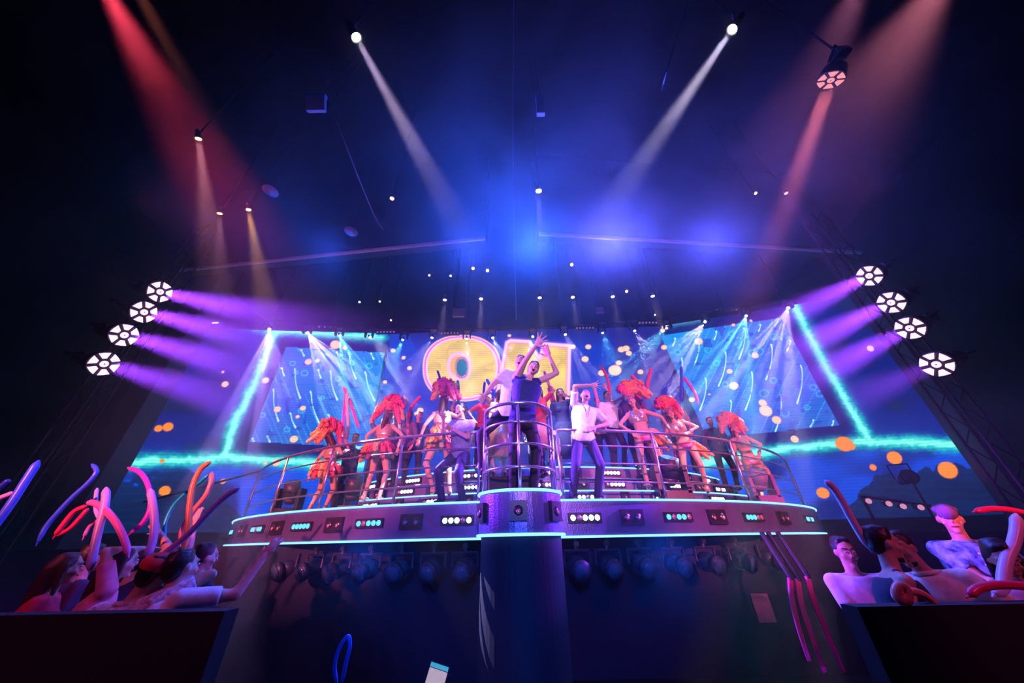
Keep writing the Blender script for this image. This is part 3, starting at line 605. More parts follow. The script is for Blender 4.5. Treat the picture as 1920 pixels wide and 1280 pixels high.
# hexagonal LED washes
def led_wash(pos, target, label, color, watts, deg, lens, r=.21, roll=0.0, strength=1):
    pos = Vector(pos); d = (Vector(target) - pos).normalized(); e1, e2 = frame(d)
    c_, s_ = math.cos(roll), math.sin(roll); e1, e2 = e1 * c_ + e2 * s_, e2 * c_ - e1 * s_
    root = empty('led_wash', pos, label, 'spotlight', 'hexagonal wash lights')
    R = lambda rr, k, n=24: [pos + d * k + (e1 * math.cos(2 * math.pi * j / n) + e2 * math.sin(2 * math.pi * j / n)) * rr for j in range(n)]
    MB().rings([R(r * .5, -.34), R(r * .9, -.2), R(r * 1.05, -.02), R(r * 1.02, -.015), R(r * 1.0, -.012)]).build('body', HOUSING, root, False)
    base = [Vector((0, 0, 0))]
    for k in range(6):
        a0, a1 = 2 * math.pi * k / 6 + .10, 2 * math.pi * (k + 1) / 6 - .10; am = (a0 + a1) / 2
        def pt(rr, a, kk): return pos + d * kk + (e1 * math.cos(a) + e2 * math.sin(a)) * rr
        q = [(r * .48, am - .26), (r * .48, am + .26), (r * .98, a1 - .05), (r * .94, am), (r * .98, a0 + .05)]
        MB().rings([[pt(*x, 0.0) for x in q], [pt(*x, .012) for x in q]]).build('lens_petal', lens, root)
    ring = [[pos + d * kk + (e1 * math.cos(2 * math.pi * j / 12) + e2 * math.sin(2 * math.pi * j / 12)) * r * .27 for j in range(12)] for kk in (0, .012)]
    MB().rings(ring).build('lens_centre', lens, root)
    MB().cone(pos + d * .012, pos + d * .016, r * .05, r * .05, 8).build('centre_pin', HOUSING, root)
    s = e1 if abs(e1.z) < abs(e2.z) else e2; s = Vector((s.x, s.y, 0)).normalized()
    c0 = pos - d * .16; bk = c0 - d * .32
    MB().cone(bk, (bk.x, bk.y, 12.48), .02, .02, 6).build('drop_pipe', BLACK, root) if pos.z > 7.5 else None
    MB().tube([c0 + s * r * 1.2, bk + s * r * 1.2, bk - s * r * 1.2, c0 - s * r * 1.2], .02, 6).box(bk, (.2, .2, .16)).build('yoke', HOUSING, root)
    if pos.z < 7.5: MB().cone(bk, ((-7.65 if pos.x < 0 else 7.7), 5.5, bk.z), .02, .02, 6).build('side_arm', HOUSING, root)
    spot(pos + d * .03, target, color, watts, deg, .35, r * .55, 'beam', root)
    return root
PET = glow('wash_led_lilac', (1.0, .58, 1.0), 1.7); PETR = glow('wash_led_red', (1.0, .28, .32), 1.3)
lab = ['topmost', 'second', 'third', 'lowest']
for k, ((u, v), w_) in enumerate(zip(((300, 547), (270, 585), (233, 628), (195, 682)), (1.0, 1.1, 1.0, .55))):
    p = aty(u, v, 5.0); led_wash(p, (-.5 - .25 * k, 4.7, 4.1 - .45 * k), 'violet hexagonal wash light at the left edge, %s of four' % lab[k], VIO, 15000 * w_, 14, PET, roll=.2 * k)
for k, ((u, v), w_) in enumerate(zip(((1630, 517), (1671, 567), (1706, 615), (1756, 683)), (.9, 1.0, .8, .15))):
    p = aty(u, v, 5.0); led_wash(p, (1.2 + .2 * k, 5.0, 3.4 - .45 * k) if k < 3 else (2.0, 4.4, 2.4), 'violet hexagonal wash light at the right edge, %s of four' % lab[k], VIO, 13000 * w_, 14, PET, roll=.3 + .2 * k)
p = atz(1558, 150, 8.8); led_wash(p, (3.2, 7.2, 2.2), 'red hexagonal wash light high on the right', (1, .2, .25), 12000, 9, PETR, r=.2)
for k, xs in ((0, -7.45), (1, 7.5)):
    o = empty('lighting_truss', (xs, 5.25, 0), 'upright %s truss carrying four violet wash lights' % ('left' if k == 0 else 'right'), 'truss')
    for a in (-.14, .14):
        for b in (-.14, .14): MB().cone((xs + a + (-.2 if k == 0 else .2), 5.5 + b, 0), (xs + a + (-.2 if k == 0 else .2), 5.5 + b, 8.5), .022, .022, 6).build('truss_tube', BLACK, o)
    m = MB()
    for j in range(28):
        z = .2 + j * .3; sx = 1 if j % 2 else -1; X0 = xs + (-.2 if k == 0 else .2)
        for b in (-.14, .14): m.cone((X0 - .14 * sx, 5.5 + b, z), (X0 + .14 * sx, 5.5 + b, z + .3), .01, .01, 5)
    tag(m.build('truss_lacing', BLACK, o), kind='stuff')
# moving heads along the top of the screen: each throws a fan of thin rays
def gobo_spot(pos, target, color, watts, deg, n, parent):
    o = spot(pos, target, color, watts, deg, .15, .004, 'gobo_beam', parent); l = o.data; l.use_nodes = True
    N = l.node_tree.nodes; L = l.node_tree.links; e = N.get('Emission') or N.new('ShaderNodeEmission')
    tc = N.new('ShaderNodeTexCoord'); vo = N.new('ShaderNodeTexVoronoi'); vo.feature = 'F1'
    dv = N.new('ShaderNodeVectorMath'); dv.operation = 'DIVIDE'; sp = N.new('ShaderNodeSeparateXYZ'); cb = N.new('ShaderNodeCombineXYZ')
    L.new(tc.outputs['Normal'], sp.inputs[0])
    for a in (0, 1): L.new(sp.outputs[2], cb.inputs[a])
    cb.inputs[2].default_value = 1; L.new(tc.outputs['Normal'], dv.inputs[0]); L.new(cb.outputs[0], dv.inputs[1])
    mp = N.new('ShaderNodeMapping'); L.new(dv.outputs[0], mp.inputs[0]); mp.inputs['Scale'].default_value = (n, n, 0); mp.inputs['Location'].default_value = (rnd.random() * 9, rnd.random() * 9, 0)
    vo.voronoi_dimensions = '2D'; vo.inputs['Scale'].default_value = 1; vo.inputs['Randomness'].default_value = .7; L.new(mp.outputs[0], vo.inputs['Vector'])
    lt = N.new('ShaderNodeMath'); lt.operation = 'LESS_THAN'; lt.inputs[1].default_value = .19; L.new(vo.outputs['Distance'], lt.inputs[0])
    ma = N.new('ShaderNodeMath'); ma.operation = 'MULTIPLY_ADD'; ma.inputs[1].default_value = 8; ma.inputs[2].default_value = .01; L.new(lt.outputs[0], ma.inputs[0]); L.new(ma.outputs[0], e.inputs['Strength'])
    return o
HEADS = [(505, 617, 0, 30, 'v'), (577, 624, 70, 105, 'l'), (637, 629, 60, 140, 'c'), (694, 632, 110, 115, 'l'), (755, 637, -40, 105, 'c'), (810, 633, -75, 130, 'l'), (875, 635, 0, 120, 'c'), (924, 633, 45, 125, 'l'), (999, 631, 0, 60, 'c'), (1060, 627, 55, 120, 'l'), (1130, 624, 40, 125, 'c'), (1190, 620, 75, 125, 'l'), (1250, 615, -100, 110, 'c'), (1322, 603, -95, 120, 'l'), (1399, 592, -45, 120, 'c'), (1478, 577, -65, 140, 'l')]
ordn = 'first second third fourth fifth sixth seventh eighth ninth tenth eleventh twelfth thirteenth fourteenth fifteenth sixteenth'.split()
HP = []
for k, (u, v, du, dv, cc) in enumerate(HEADS):
    Y = 9.3 if 720 < u < 1240 else 9.3 - (720 - u) * .0035 if u < 720 else 9.3 - (u - 1240) * .0042
    p = aty(u, v, Y); t = aty(u + du * 1.0, v + dv, Y - .9 if cc != 'v' else Y - .3)
    f = can('moving_head', p, t, .045, 'c' if cc == 'c' else 'w', 'small moving head light above the screen, %s from the left' % ordn[k], group='moving heads above the screen', hang=False)
    d = (t - p).normalized(); HP.append(p - d * .12 + Vector((0, -.03, .2)))
    MB().box(p - d * .12 + Vector((0, .02, .26)), (.26, .2, .12)).box(p - d * .12 + Vector((-.12, .02, .1)), (.03, .12, .3)).box(p - d * .12 + Vector((.12, .02, .1)), (.03, .12, .3)).build('yoke', HOUSING, f)
    gobo_spot(p + d * .03, t, {'c': (.15, .75, 1), 'l': (.75, .6, 1), 'v': (.5, .3, 1)}[cc], 3000, 26, 7.5, f)
hb = empty('lighting_bar', (0, 9.35, 8.2), 'black bar over the screen carrying the moving heads', 'truss')
MB().tube([p + Vector((0, .05, .1)) for p in HP], .035, 8).build('bar_tube', BLACK, hb)
for p in HP[::3]: MB().cone(p + Vector((0, .05, .1)), (p.x, p.y + .05, 12.48), .012, .012, 6).build('drop_pipe', BLACK, hb)
# big lamps hanging below the stage front
HL = [(545, 1052), (590, 1050), (640, 1048), (694, 1046), (752, 1045), (812, 1044), (872, 1042), (1082, 1040), (1140, 1038), (1200, 1036), (1262, 1034), (1322, 1032), (1382, 1030), (1434, 1030), (1476, 1030)]
BLH = mat('blue_lit_housing', (.02, .03, .07), .45)
for k, (u, v) in enumerate(HL):
    th = th_for_u(EC, ER - .25, u, 1.45); p = arcpt(EC, ER - .25, th, 1.42)
    root = empty('hanging_lamp', p, 'dark blue lamp hanging under the stage front, %s from the left' % ordn[k], 'spotlight', 'lamps hanging under the stage', th)
    def put(name, mb, m, sm=False):
        me = bpy.data.meshes.new(name); me.from_pydata(mb.v, [], mb.f); me.materials.append(m)
        if sm: me.shade_smooth()
        o = bpy.data.objects.new(name, me); COL.objects.link(o); o.parent = root
    put('head', MB().ell((0, 0, -.06), (.15, .16, .13)).cone((0, -.12, -.08), (0, -.2, -.11), .12, .13, 16), BLH, True)
    put('lens', MB().cone((0, -.205, -.112), (0, -.212, -.115), .10, .10, 16), mat('dark_glass_lens', (.05, .12, .2), .08, .0, spec=1), True)
    put('yoke', MB().tube([(-.18, 0, -.05), (-.18, 0, .12), (.18, 0, .12), (.18, 0, -.05)], .02, 6), BLH)
    put('clamp', MB().cone((0, 0, .12), (0, 0, .28), .03, .03, 8).box((0, 0, .2), (.07, .09, .06)), HOUSING)
# hanging panels and boxes high up
def hung_box(u, v, z, w_, h_, lab, tilt, name='hanging_board'):
    p = atz(u, v, z); root = empty(name, p, lab, 'board'); M = Matrix.Rotation(tilt, 3, 'X')
    MB().box(p, (w_, .08, h_), M).build('panel', mat('panel_lilac', (.45, .36, .55), .6), root)
    MB().box(p + M @ Vector((0, .02, h_ / 2 + .02)), (w_ * 1.02, .1, .05), M).build('edge_strip', mat('panel_edge_blue', (.1, .4, .8), .5), root)
    m = MB()
    for s in (-1, 1): m.cone(p + Vector((s * w_ * .42, .1, 0)), p + Vector((s * w_ * .42, .3, 12.45 - p.z)), .008, .008, 5)
    m.build('hanger', RUBBER, root)
hung_box(593, 195, 9, .36, .30, 'small lilac panel hanging high left of the middle', .5)
hung_box(1013, 200, 9, .16, .46, 'narrow lilac panel hanging high in the middle', .2)
hung_box(860, 587, 8.7, .42, .30, 'lilac panel hanging behind the left warm downlights', .1)
hung_box(1125, 582, 8.7, .3, .2, 'faint lilac panel hanging behind the right warm downlights', .1)
for u, v, lab in ((507, 358, 'small purple bell lamp hanging over the upper left'), (658, 434, 'small blue bell lamp hanging above the left bulkhead edge')):
    p = atz(u, v, 8.4); root = empty('bell_lamp', p, lab, 'lamp')
    MB().cone(p, p + Vector((0, 0, .12)), .16, .04, 20).build('shade', mat('bell_shade', (.35, .3, .6), .5), root, True)
    MB().cone(p + Vector((0, 0, .12)), (p.x, p.y, 12.48), .012, .012, 6).build('stem', CHROME, root)
# cables and chain hoist lines
for (pts, lab) in (([(1310, -60, 12.4), (1262, 95, 8.4), (1240, 170, 8.0)], 'thin cable hanging in the upper middle right'), ([(965, -160, 12.4), (962, 300, 10), (968, 600, 8.6)], 'pair of hoist chains hanging above the pulpit'), ([(600, 130, 12.4), (640, 250, 9), (700, 400, 8.8), (718, 430, 8.8)], 'thin rigging cable left of the middle')):
    P_ = [atz(*q) for q in pts]; tag(MB().tube(spline(P_, 5), .012, 5).build('rigging_cable', mat('cable_lit', (.35, .3, .5), .6)), lab, 'cable')
# side trusses and loose lamps beyond the right end of the stage
for k, (u, v) in enumerate(((1629, 939), (1667, 944), (1694, 949), (1727, 951))):
    p = aty(u, v, 7.2); can('side_lamp', p, p + Vector((-.3, -1, -.1)), .055, 'r', 'rosy lamp by the right stairs, %s of four' % ordn[k], 'lamp', 'rosy lamps by the right stairs', hang=True)
lr = empty('lamp_rail', aty(1675, 948, 7.3), 'dark sloping rail by the right stairs that carries rosy lamps', 'rail')
q0 = aty(1615, 930, 7.35); q1 = aty(1745, 948, 7.35); MB().cone(q0, q1, .025, .025, 8).build('tube', BLACK, lr)
for q in (q0, q1): MB().cone(q, (q.x, q.y, 0), .025, .025, 8).build('post', BLACK, lr)
# speakers / moving heads standing on the stage
def standing_head(u, Y, z, h, lab, tint=(.04, .04, .055)):
    p = atu(u, Y, z); root = empty('floor_moving_head', p, lab, 'spotlight'); m_ = mat('floor_head_shell_%d' % int(tint[0] * 100), tint, .4)
    MB().box(p + Vector((0, 0, h * .09)), (h * .62, h * .5, h * .18)).build('base', m_, root)
    MB().box(p + Vector((-h * .3, 0, h * .45)), (h * .09, h * .3, h * .6)).box(p + Vector((h * .3, 0, h * .45)), (h * .09, h * .3, h * .6)).box(p + Vector((0, 0, h * .2)), (h * .66, h * .3, h * .08)).build('yoke', m_, root)
    c0 = p + Vector((0, 0, h * .66)); d = Vector((.1, -.5, .85)).normalized()
    MB().cone(c0 - d * h * .28, c0 - d * h * .1, h * .16, h * .24, 16).cone(c0 - d * h * .1, c0 + d * h * .28, h * .24, h * .2, 16).build('head', m_, root, True)
    MB().cone(c0 + d * h * .28, c0 + d * h * .29, h * .17, h * .17, 16).build('lens', mat('dark_glass_lens', (.05, .12, .2), .08), root)
standing_head(532, 7.6, STAGE_Z, .75, 'black moving head standing at the left end of the stage')
standing_head(652, 7.4, STAGE_Z, .8, 'black moving head standing behind the second dancer from the left')
standing_head(1268, 6.1, STAGE_Z, .8, 'black moving head standing beside the tier right of the pulpit')
standing_head(1440, 6.9, STAGE_Z, .72, 'purple moving head standing in front of the rightmost dancer', (.35, .12, .5))

p = aty(404, 606, 9.0); sg = empty('small_lit_sign', p, 'small lit white sign left of the screen top', 'sign')
MB().box(p, (.26, .05, .07)).build('case', BLACK, sg); MB().box(p - Vector((0, .03, 0)), (.24, .012, .055)).build('lit_face', glow('sign_white', (1, .85, .95), 1.3), sg); MB().cone(p, (p.x, p.y, 12.48), .006, .006, 5).build('hanger', RUBBER, sg)

SL = glow('strip_lamp_lilac', (.35, .2, .6), .7)
for k, (u0, v0, u1, v1, lab) in enumerate(((588, 611, 640, 613, 'left of all strips'), (708, 621, 738, 623, 'left of the letter O'), (828, 624, 858, 625, 'above the letter O'), (1082, 615, 1112, 614, 'right of the letters'), (1200, 607, 1230, 602, 'above the right screen corner'), (1345, 583, 1380, 578, 'above the right screen'))):
    a, b = aty(u0, v0, 9.0), aty(u1, v1, 9.0); a.z = b.z = (a.z + b.z) / 2; m_ = (a + b) / 2
    r_ = empty('strip_light', m_, 'thin bar of faint lilac lamps over the screen, %s' % lab, 'lamp', 'lilac lamp strips over the screen'); d_ = b - a; L_2 = d_.length
    Mz = Matrix.Rotation(math.atan2(d_.y, d_.x), 3, 'Z'); MB().box(m_ + Vector((0, .05, 0)), (L_2 + .1, .06, .09), Mz).build('housing', HOUSING, r_)
    for j in range(6): p = a.lerp(b, j / 5); MB().cone(p + Vector((0, .02, 0)), p - Vector((0, .005, 0)), .025, .028, 8).build('lamp', SL, r_)
    MB().cone(m_ + Vector((0, .06, 0)), (m_.x, m_.y + .06, 12.48), .006, .006, 5).build('drop_pipe', BLACK, r_)
p = aty(1705, 893, 7.25); can('drum_lamp', p, p + Vector((-.5, -1, .1)), .13, 'd', 'large unlit black drum lamp above the rosy lamps by the right stairs', 'lamp')
MB().cone(p, (p.x, p.y + .08, 0), .02, .02, 6).build('stand', BLACK, bpy.data.objects['drum_lamp'])
# ================================================================ people
def skinm(n, col): return mat(n, col, .5, var=.06, scale=12)
SK = {'fair': skinm('skin_fair', (.66, .38, .27)), 'tan': skinm('skin_tan', (.52, .28, .18)), 'brown': skinm('skin_brown', (.45, .25, .16)), 'deep': skinm('skin_deep', (.30, .16, .10))}
def cloth(n, col, r=.8): return mat('cloth_' + n, col, r, var=.12, scale=18, bump=.25, bscale=60)
HAIRB = mat('hair_black', (.02, .014, .012), .45, bump=.4, scale=40); HAIRD = mat('hair_dark_brown', (.06, .03, .02), .5, bump=.4, scale=40)
EYE = mat('eye_dark', (.02, .015, .015), .2); LIP = mat('lip_red', (.5, .10, .10), .4); MOUTH = mat('mouth_inside', (.08, .01, .015), .5); TEETH = mat('teeth', (.85, .82, .78), .3)
def V(*a): return Vector(a)
def ik(a, b, l1, l2, pole):
    """a: root, b: target; returns the middle joint and the end reached"""
    d = b - a; L = min(d.length, (l1 + l2) * .995); L = max(L, abs(l1 - l2) * 1.05 + .02); d = d.normalized(); b = a + d * L
    x = (l1 * l1 - l2 * l2 + L * L) / (2 * L); h = math.sqrt(max(0, l1 * l1 - x * x))
    q = pole - d * pole.dot(d); q = q.normalized() if q.length > 1e-4 else frame(d)[0]
    return a + d * x + q * h, b
def hand_mesh(mb, wr, d, nrm, s, curl, spread=.25, side=1, skin_r=1.0):
    """wr: wrist, d: finger direction, nrm: palm facing, side: +1/-1 thumb side"""
    d = d.normalized(); nrm = (nrm - d * nrm.dot(d)).normalized(); t = d.cross(nrm) * side
    M = Matrix((t, nrm, d)).transposed()
    mb.ell(wr + d * .048 * s, (.041 * s, .017 * s, .054 * s), M, 10, 7)
    for k, (off, ln) in enumerate(((-.030, .072), (-.010, .082), (.011, .078), (.030, .062))):
        b = wr + d * .082 * s + t * off * s; sp = t * off / .03 * spread
        d1 = (d + sp + nrm * curl * .5).normalized(); p1 = b + d1 * ln * .5 * s
        d2 = (d1 + nrm * curl * 1.1).normalized(); p2 = p1 + d2 * ln * .5 * s
        mb.cap(b - d * .02 * s, p1, .0105 * s * skin_r, .0095 * s * skin_r, 6); mb.cap(p1, p2, .0095 * s * skin_r, .008 * s * skin_r, 6)
    b = wr + d * .02 * s - t * .03 * s; d1 = (d * .6 - t * (.75 - .3 * curl) + nrm * (.15 + .4 * curl)).normalized()
    p1 = b + d1 * .045 * s; d2 = (d1 + d * .5 + nrm * curl * .3).normalized()
    mb.cap(b, p1, .014 * s, .0115 * s, 6); mb.cap(p1, p1 + d2 * .032 * s, .0115 * s, .0095 * s, 6)
def torso(mb, J, s, grow=0.0, fem=False, z0=-.10, z1=1.0, open_top=False):
    """loft of ellipses from hip to neck base; z0, z1 in spine parameter"""
    pe, nk, Rr, Fw = J['pelvis'], J['neck'], J['side'], J['fwd']
    if fem: prof = [(-.22, .15, .105), (-.08, .168, .118), (.04, .160, .112), (.22, .125, .092), (.38, .122, .094), (.56, .140, .112), (.70, .148, .105), (.84, .140, .085), (.95, .085, .066), (1.03, .05, .052)]
    else: prof = [(-.20, .145, .105), (-.06, .160, .115), (.08, .155, .110), (.26, .150, .108), (.42, .158, .112), (.60, .178, .122), (.76, .188, .118), (.87, .170, .098), (.96, .095, .074), (1.04, .058, .058)]
    sp = nk - pe; rr = []; bend = J.get('bend', V(0, 0, 0))
    def at(t):
        a = (pe + sp * t) + bend * math.sin(math.pi * max(0, min(1, t))); sd = J['hipside'].lerp(Rr, max(0, min(1, t))).normalized(); return a, sd
    pts = [(z0, None)] + [(t, 1) for t, _, _ in prof if z0 < t < z1] + [(z1, None)]
    up = sp.normalized()
    for t, _ in pts:
        tt = [p[0] for p in prof]; w_ = float(np.interp(t, tt, [p[1] for p in prof])); d_ = float(np.interp(t, tt, [p[2] for p in prof]))
        c0, sd = at(t); fw = up.cross(sd).normalized() * -1; fw = fw if fw.dot(Fw) > 0 else -fw
        w_ = w_ * s + grow; d_ = d_ * s + grow
        ring = []
        for k in range(16):
            a = 2 * math.pi * k / 16; ca, sa = math.cos(a), math.sin(a)
            ca = math.copysign(abs(ca) ** .85, ca); sa = math.copysign(abs(sa) ** .85, sa)
            ring.append(c0 + sd * ca * w_ + fw * sa * d_ - fw * .012 * s * math.sin(max(0, t) * 3))
        rr.append(ring)
    mb.rings(rr)
    return at
def person(label, base, s=1.0, face=0.0, hipface=None, skin='tan', fem=False, pelvis=(0, 0, 0), neck=None, head=None, look=None,
           lh=None, rh=None, lpole=None, rpole=None, lf=None, rf=None, lkn=None, rkn=None, top=None, bottom=None, shoe=None, hair=('short', HAIRB), mouth='smile',
           vox=.014, group=None, sleeves='short', lopen=(0.35, .2), ropen=(.35, .2), crowd=False, beard=False, extras=None, hscale=1.0, name='person', lnrm=None, rnrm=None):
    """base: middle of the feet; offsets in metres for a person 1.75 m tall, x to the right, y away, z up; l, r anatomical"""
    base = Vector(base); root = empty(name, base, label, 'person', group)
    f = math.radians(face); hf = math.radians(face if hipface is None else hipface)
    Rr = V(math.cos(f), math.sin(f), 0); Fw = V(math.sin(f), -math.cos(f), 0); hR = V(math.cos(hf), math.sin(hf), 0); hF = V(math.sin(hf), -math.cos(hf), 0)
    pe = base + (V(0, 0, .93) + V(*pelvis)) * s
    nk = base + V(*neck) * s if neck else pe + V(0, 0, .53) * s
    if (nk - pe).length > .60 * s: nk = pe + (nk - pe).normalized() * .60 * s
    hd = base + V(*head) * s if head else nk + V(0, 0, .17) * s + Fw * .02 * s
    hd = nk + (hd - nk).normalized() * .185 * s
    up = (nk - pe).normalized()
    Rr = (Rr - up * Rr.dot(up)).normalized()
    J = {'pelvis': pe, 'neck': nk, 'side': Rr, 'fwd': Fw, 'hipside': hR}
    sw = .165 if fem else .19
    sh = {k: nk - up * .045 * s + Rr * sw * s * q for k, q in (('l', 1), ('r', -1))}
    tg = {'l': base + V(*lh) * s if lh else sh['l'] + (Rr * .06 - V(0, 0, .52) + Fw * .06) * s, 'r': base + V(*rh) * s if rh else sh['r'] + (-Rr * .06 - V(0, 0, .52) + Fw * .06) * s}
    for k in 'lr':                              # raised arms lift the shoulder
        if tg[k].z > sh[k].z + .1: sh[k] = sh[k] + V(0, 0, .05 * s) - Rr * (.02 * s if k == 'l' else -.02 * s)
    pol = {'l': V(*lpole) if lpole else (Rr * .5 - Fw * .5 - V(0, 0, .6)), 'r': V(*rpole) if rpole else (-Rr * .5 - Fw * .5 - V(0, 0, .6))}
    el, wr = {}, {}
    for k in 'lr': el[k], wr[k] = ik(sh[k], tg[k], .295 * s, .26 * s, pol[k])
    hip = {'l': pe + hR * .09 * s - V(0, 0, .03 * s), 'r': pe - hR * .09 * s - V(0, 0, .03 * s)}
    ft = {'l': base + V(*(lf or (hR * .12))) * s, 'r': base + V(*(rf or (hR * -.12))) * s}
    kn, an = {}, {}
    kp = {'l': V(*lkn) if lkn else hF + hR * .25, 'r': V(*rkn) if rkn else hF - hR * .25}
    for k in 'lr': kn[k], an[k] = ik(hip[k], ft[k] + V(0, 0, .08 * s), .44 * s, .42 * s, kp[k])
    b = MB(); a_ = .85 if fem else 1.0
    torso(b, J, s, 0, fem)
    for k, q in (('l', 1), ('r', -1)):
        b.cap(sh[k] - Rr * q * .03 * s, el[k], .050 * s * a_, .040 * s * a_); b.cap(el[k], wr[k], .041 * s * a_, .026 * s * a_)
        b.cap(sh[k].lerp(el[k], .25), sh[k].lerp(el[k], .75), .045 * s * a_, .046 * s * a_, 8)
        b.cap(nk - up * .02 * s, sh[k], .05 * s * a_, .052 * s * a_, 8)
        b.cap(hip[k], kn[k], .088 * s, .056 * s, 12); b.cap(kn[k], an[k], .055 * s, .036 * s); b.ell(kn[k].lerp(an[k], .3) - hF * .014 * s, (.052 * s, .055 * s, .10 * s))
        fd = (wr[k] - el[k]).normalized(); op = lopen if k == 'l' else ropen; nn = lnrm if k == 'l' else rnrm
        nrm = V(*nn) if nn else (Fw * .8 - Rr * q * .4)
        if abs(nrm.normalized().dot(fd)) > .95: nrm = V(0, 0, -1)
        hand_mesh(b, wr[k], fd, nrm, s * (.92 if fem else 1.0) * 1.05 * hscale, op[0], op[1], q if not fem else q, 1.15 if vox > .012 else 1)
        foot = an[k] - V(0, 0, .05 * s); b.cap(foot - hF * .03 * s, foot + hF * .14 * s, .038 * s, .030 * s, 8); b.cap(an[k], foot, .035 * s, .036 * s, 8)
    if fem:
        for q in (1, -1): b.ell(pe.lerp(nk, .66) + Rr * q * .066 * s + Fw * .085 * s, (.058 * s, .058 * s, .055 * s))
    # head
    ld = V(*look).normalized() if look else Fw.copy(); hu = (hd - nk).normalized(); ld = (ld - hu * ld.dot(hu) * .6).normalized()
    hx = ld.cross(hu); hx = (hx if hx.length > .1 else Rr).normalized(); hu2 = hx.cross(ld).normalized(); hu2 = hu2 if hu2.z > 0 or hu.dot(hu2) > 0 else -hu2
    HM = Matrix((hx, -ld, hu2)).transposed(); hp = lambda x, y, z: hd + (hx * x + ld * y + hu2 * z) * s
    b.cap(nk - up * .03 * s, hd - hu2 * .05 * s - ld * .015 * s, .056 * s * a_, .052 * s * a_)
    b.ell(hp(0, -.012, .022), (.074 * s, .092 * s, .098 * s), HM, 14, 10); b.ell(hp(0, .022, -.052), (.055 * s, .062 * s, .062 * s), HM, 12, 8)
    b.cap(hp(0, .085, .018), hp(0, .099, -.018), .010 * s, .014 * s, 8); b.ell(hp(0, .070, -.10), (.026 * s, .02 * s, .018 * s), HM)
    for q in (1, -1):
        b.ell(hp(q * .075, -.008, -.008), (.012 * s, .022 * s, .032 * s), HM, 8, 6); b.cap(hp(q * .016, .080, .040), hp(q * .052, .066, .042), .010 * s, .009 * s, 6)
        b.ell(hp(q * .042, .055, -.03), (.026 * s, .022 * s, .024 * s), HM, 8, 6)
    body = b.build('body', SK[skin], root, remesh=vox)
    # face parts
    e = MB()
    for q in (1, -1): MB().ell(hp(q * .031, .083, .014), (.013 * s, .009 * s, .0072 * s), HM, 8, 6).build('eye', TEETH if not crowd else EYE, root, True)
    if not crowd:
        for q in (1, -1):
            MB().ell(hp(q * .031, .0905, .014), (.0058 * s, .004 * s, .0058 * s), HM, 8, 6).build('iris', EYE, root, True)
            MB().cap(hp(q * .016, .094, .043), hp(q * .050, .080, .045), .0045 * s, .0035 * s, 6).build('eyebrow', hair[1] if hair else HAIRB, root, True)
    if mouth == 'open':
        MB().ell(hp(0, .078, -.060), (.024 * s, .018 * s, .021 * s), HM, 12, 8).build('mouth', MOUTH, root, True); MB().ell(hp(0, .088, -.046), (.017 * s, .009 * s, .005 * s), HM, 8, 6).build('teeth', TEETH, root, True)
    else:
        MB().tube([hp(x, .090 - abs(x) * .35, -.056 + abs(x) * (.2 if mouth == 'smile' else -.02)) for x in (-.026, -.012, 0, .012, .026)], .0062 * s, 6).build('lips', LIP, root, True)
    # hair
    if hair:
        st, hm = hair; h = MB()
        if st != 'bald':
            h.ell(hp(0, -.028, .036), (.083 * s, .094 * s, .094 * s), HM, 14, 10); h.ell(hp(0, -.055, .0), (.074 * s, .058 * s, .085 * s), HM, 12, 8)
            rg = random.Random(hash(label) % 1000 if False else len(label))
            for k in range(16):
                a = rg.uniform(0, 6.28); h.ell(hp(.052 * math.cos(a), -.025 + .056 * math.sin(a), .095 + rg.uniform(-.008, .012)), (.026 * s, .026 * s, .02 * s), HM, 8, 5)
        if st == 'long':
            h.cap(hp(0, -.075, .02), hp(0, -.10, -.20), .066 * s, .055 * s); h.cap(hp(0, -.10, -.20), hp(0, -.10, -.36), .056 * s, .03 * s)
            for q in (1, -1): h.cap(hp(q * .068, -.02, .03), hp(q * .080, -.02, -.17), .026 * s, .02 * s, 8)
        if st == 'bun': h.ell(hp(0, -.08, .12), (.045 * s, .045 * s, .04 * s), HM)
        if st != 'bald': h.build('hair', hm, root, remesh=.014)
    if beard: MB().ell(hp(0, .040, -.092), (.046 * s, .036 * s, .026 * s), HM, 12, 8).build('beard', hair[1] if hair else HAIRB, root, True)
    # clothes
    at = lambda t: pe.lerp(nk, t)
    if top:
        m_, style = top; t = MB(); g = .016 * s + (.01 if style != 'tight' else 0)
        z1 = .99 if style not in ('vest', 'tank') else .93
        torso(t, J, s, g, fem, -.16 if style != 'crop' else .5, z1)
        if fem:
            for q in (1, -1): t.ell(pe.lerp(nk, .66) + Rr * q * .066 * s + Fw * .088 * s, (.068 * s, .066 * s, .064 * s))
        if style not in ('vest', 'tank', 'crop'):
            for k, q in (('l', 1), ('r', -1)):
                t.cap(nk - up * .04 * s, sh[k], .055 * s, .066 * s, 10)
                lim = {'short': .72, 'long': 1.0, 'roll': 1.0}[sleeves]
                t.cone(sh[k] - (el[k] - sh[k]).normalized() * .02, sh[k].lerp(el[k], lim), .067 * s, .062 * s * a_, 12); t.ell(sh[k], (.066 * s,) * 3)
                if sleeves == 'long': t.ell(el[k], (.058 * s,) * 3); t.cone(el[k], el[k].lerp(wr[k], .93), .056 * s, .040 * s, 12)
                if sleeves == 'roll': t.ell(el[k], (.058 * s,) * 3); t.cone(el[k], el[k].lerp(wr[k], .3), .056 * s, .052 * s, 12)
        else:
            if style == 'vest':
                for k in 'lr': t.cap(nk - up * .03 * s, sh[k] + (nk - sh[k]) * .12, .058 * s, .066 * s, 10)
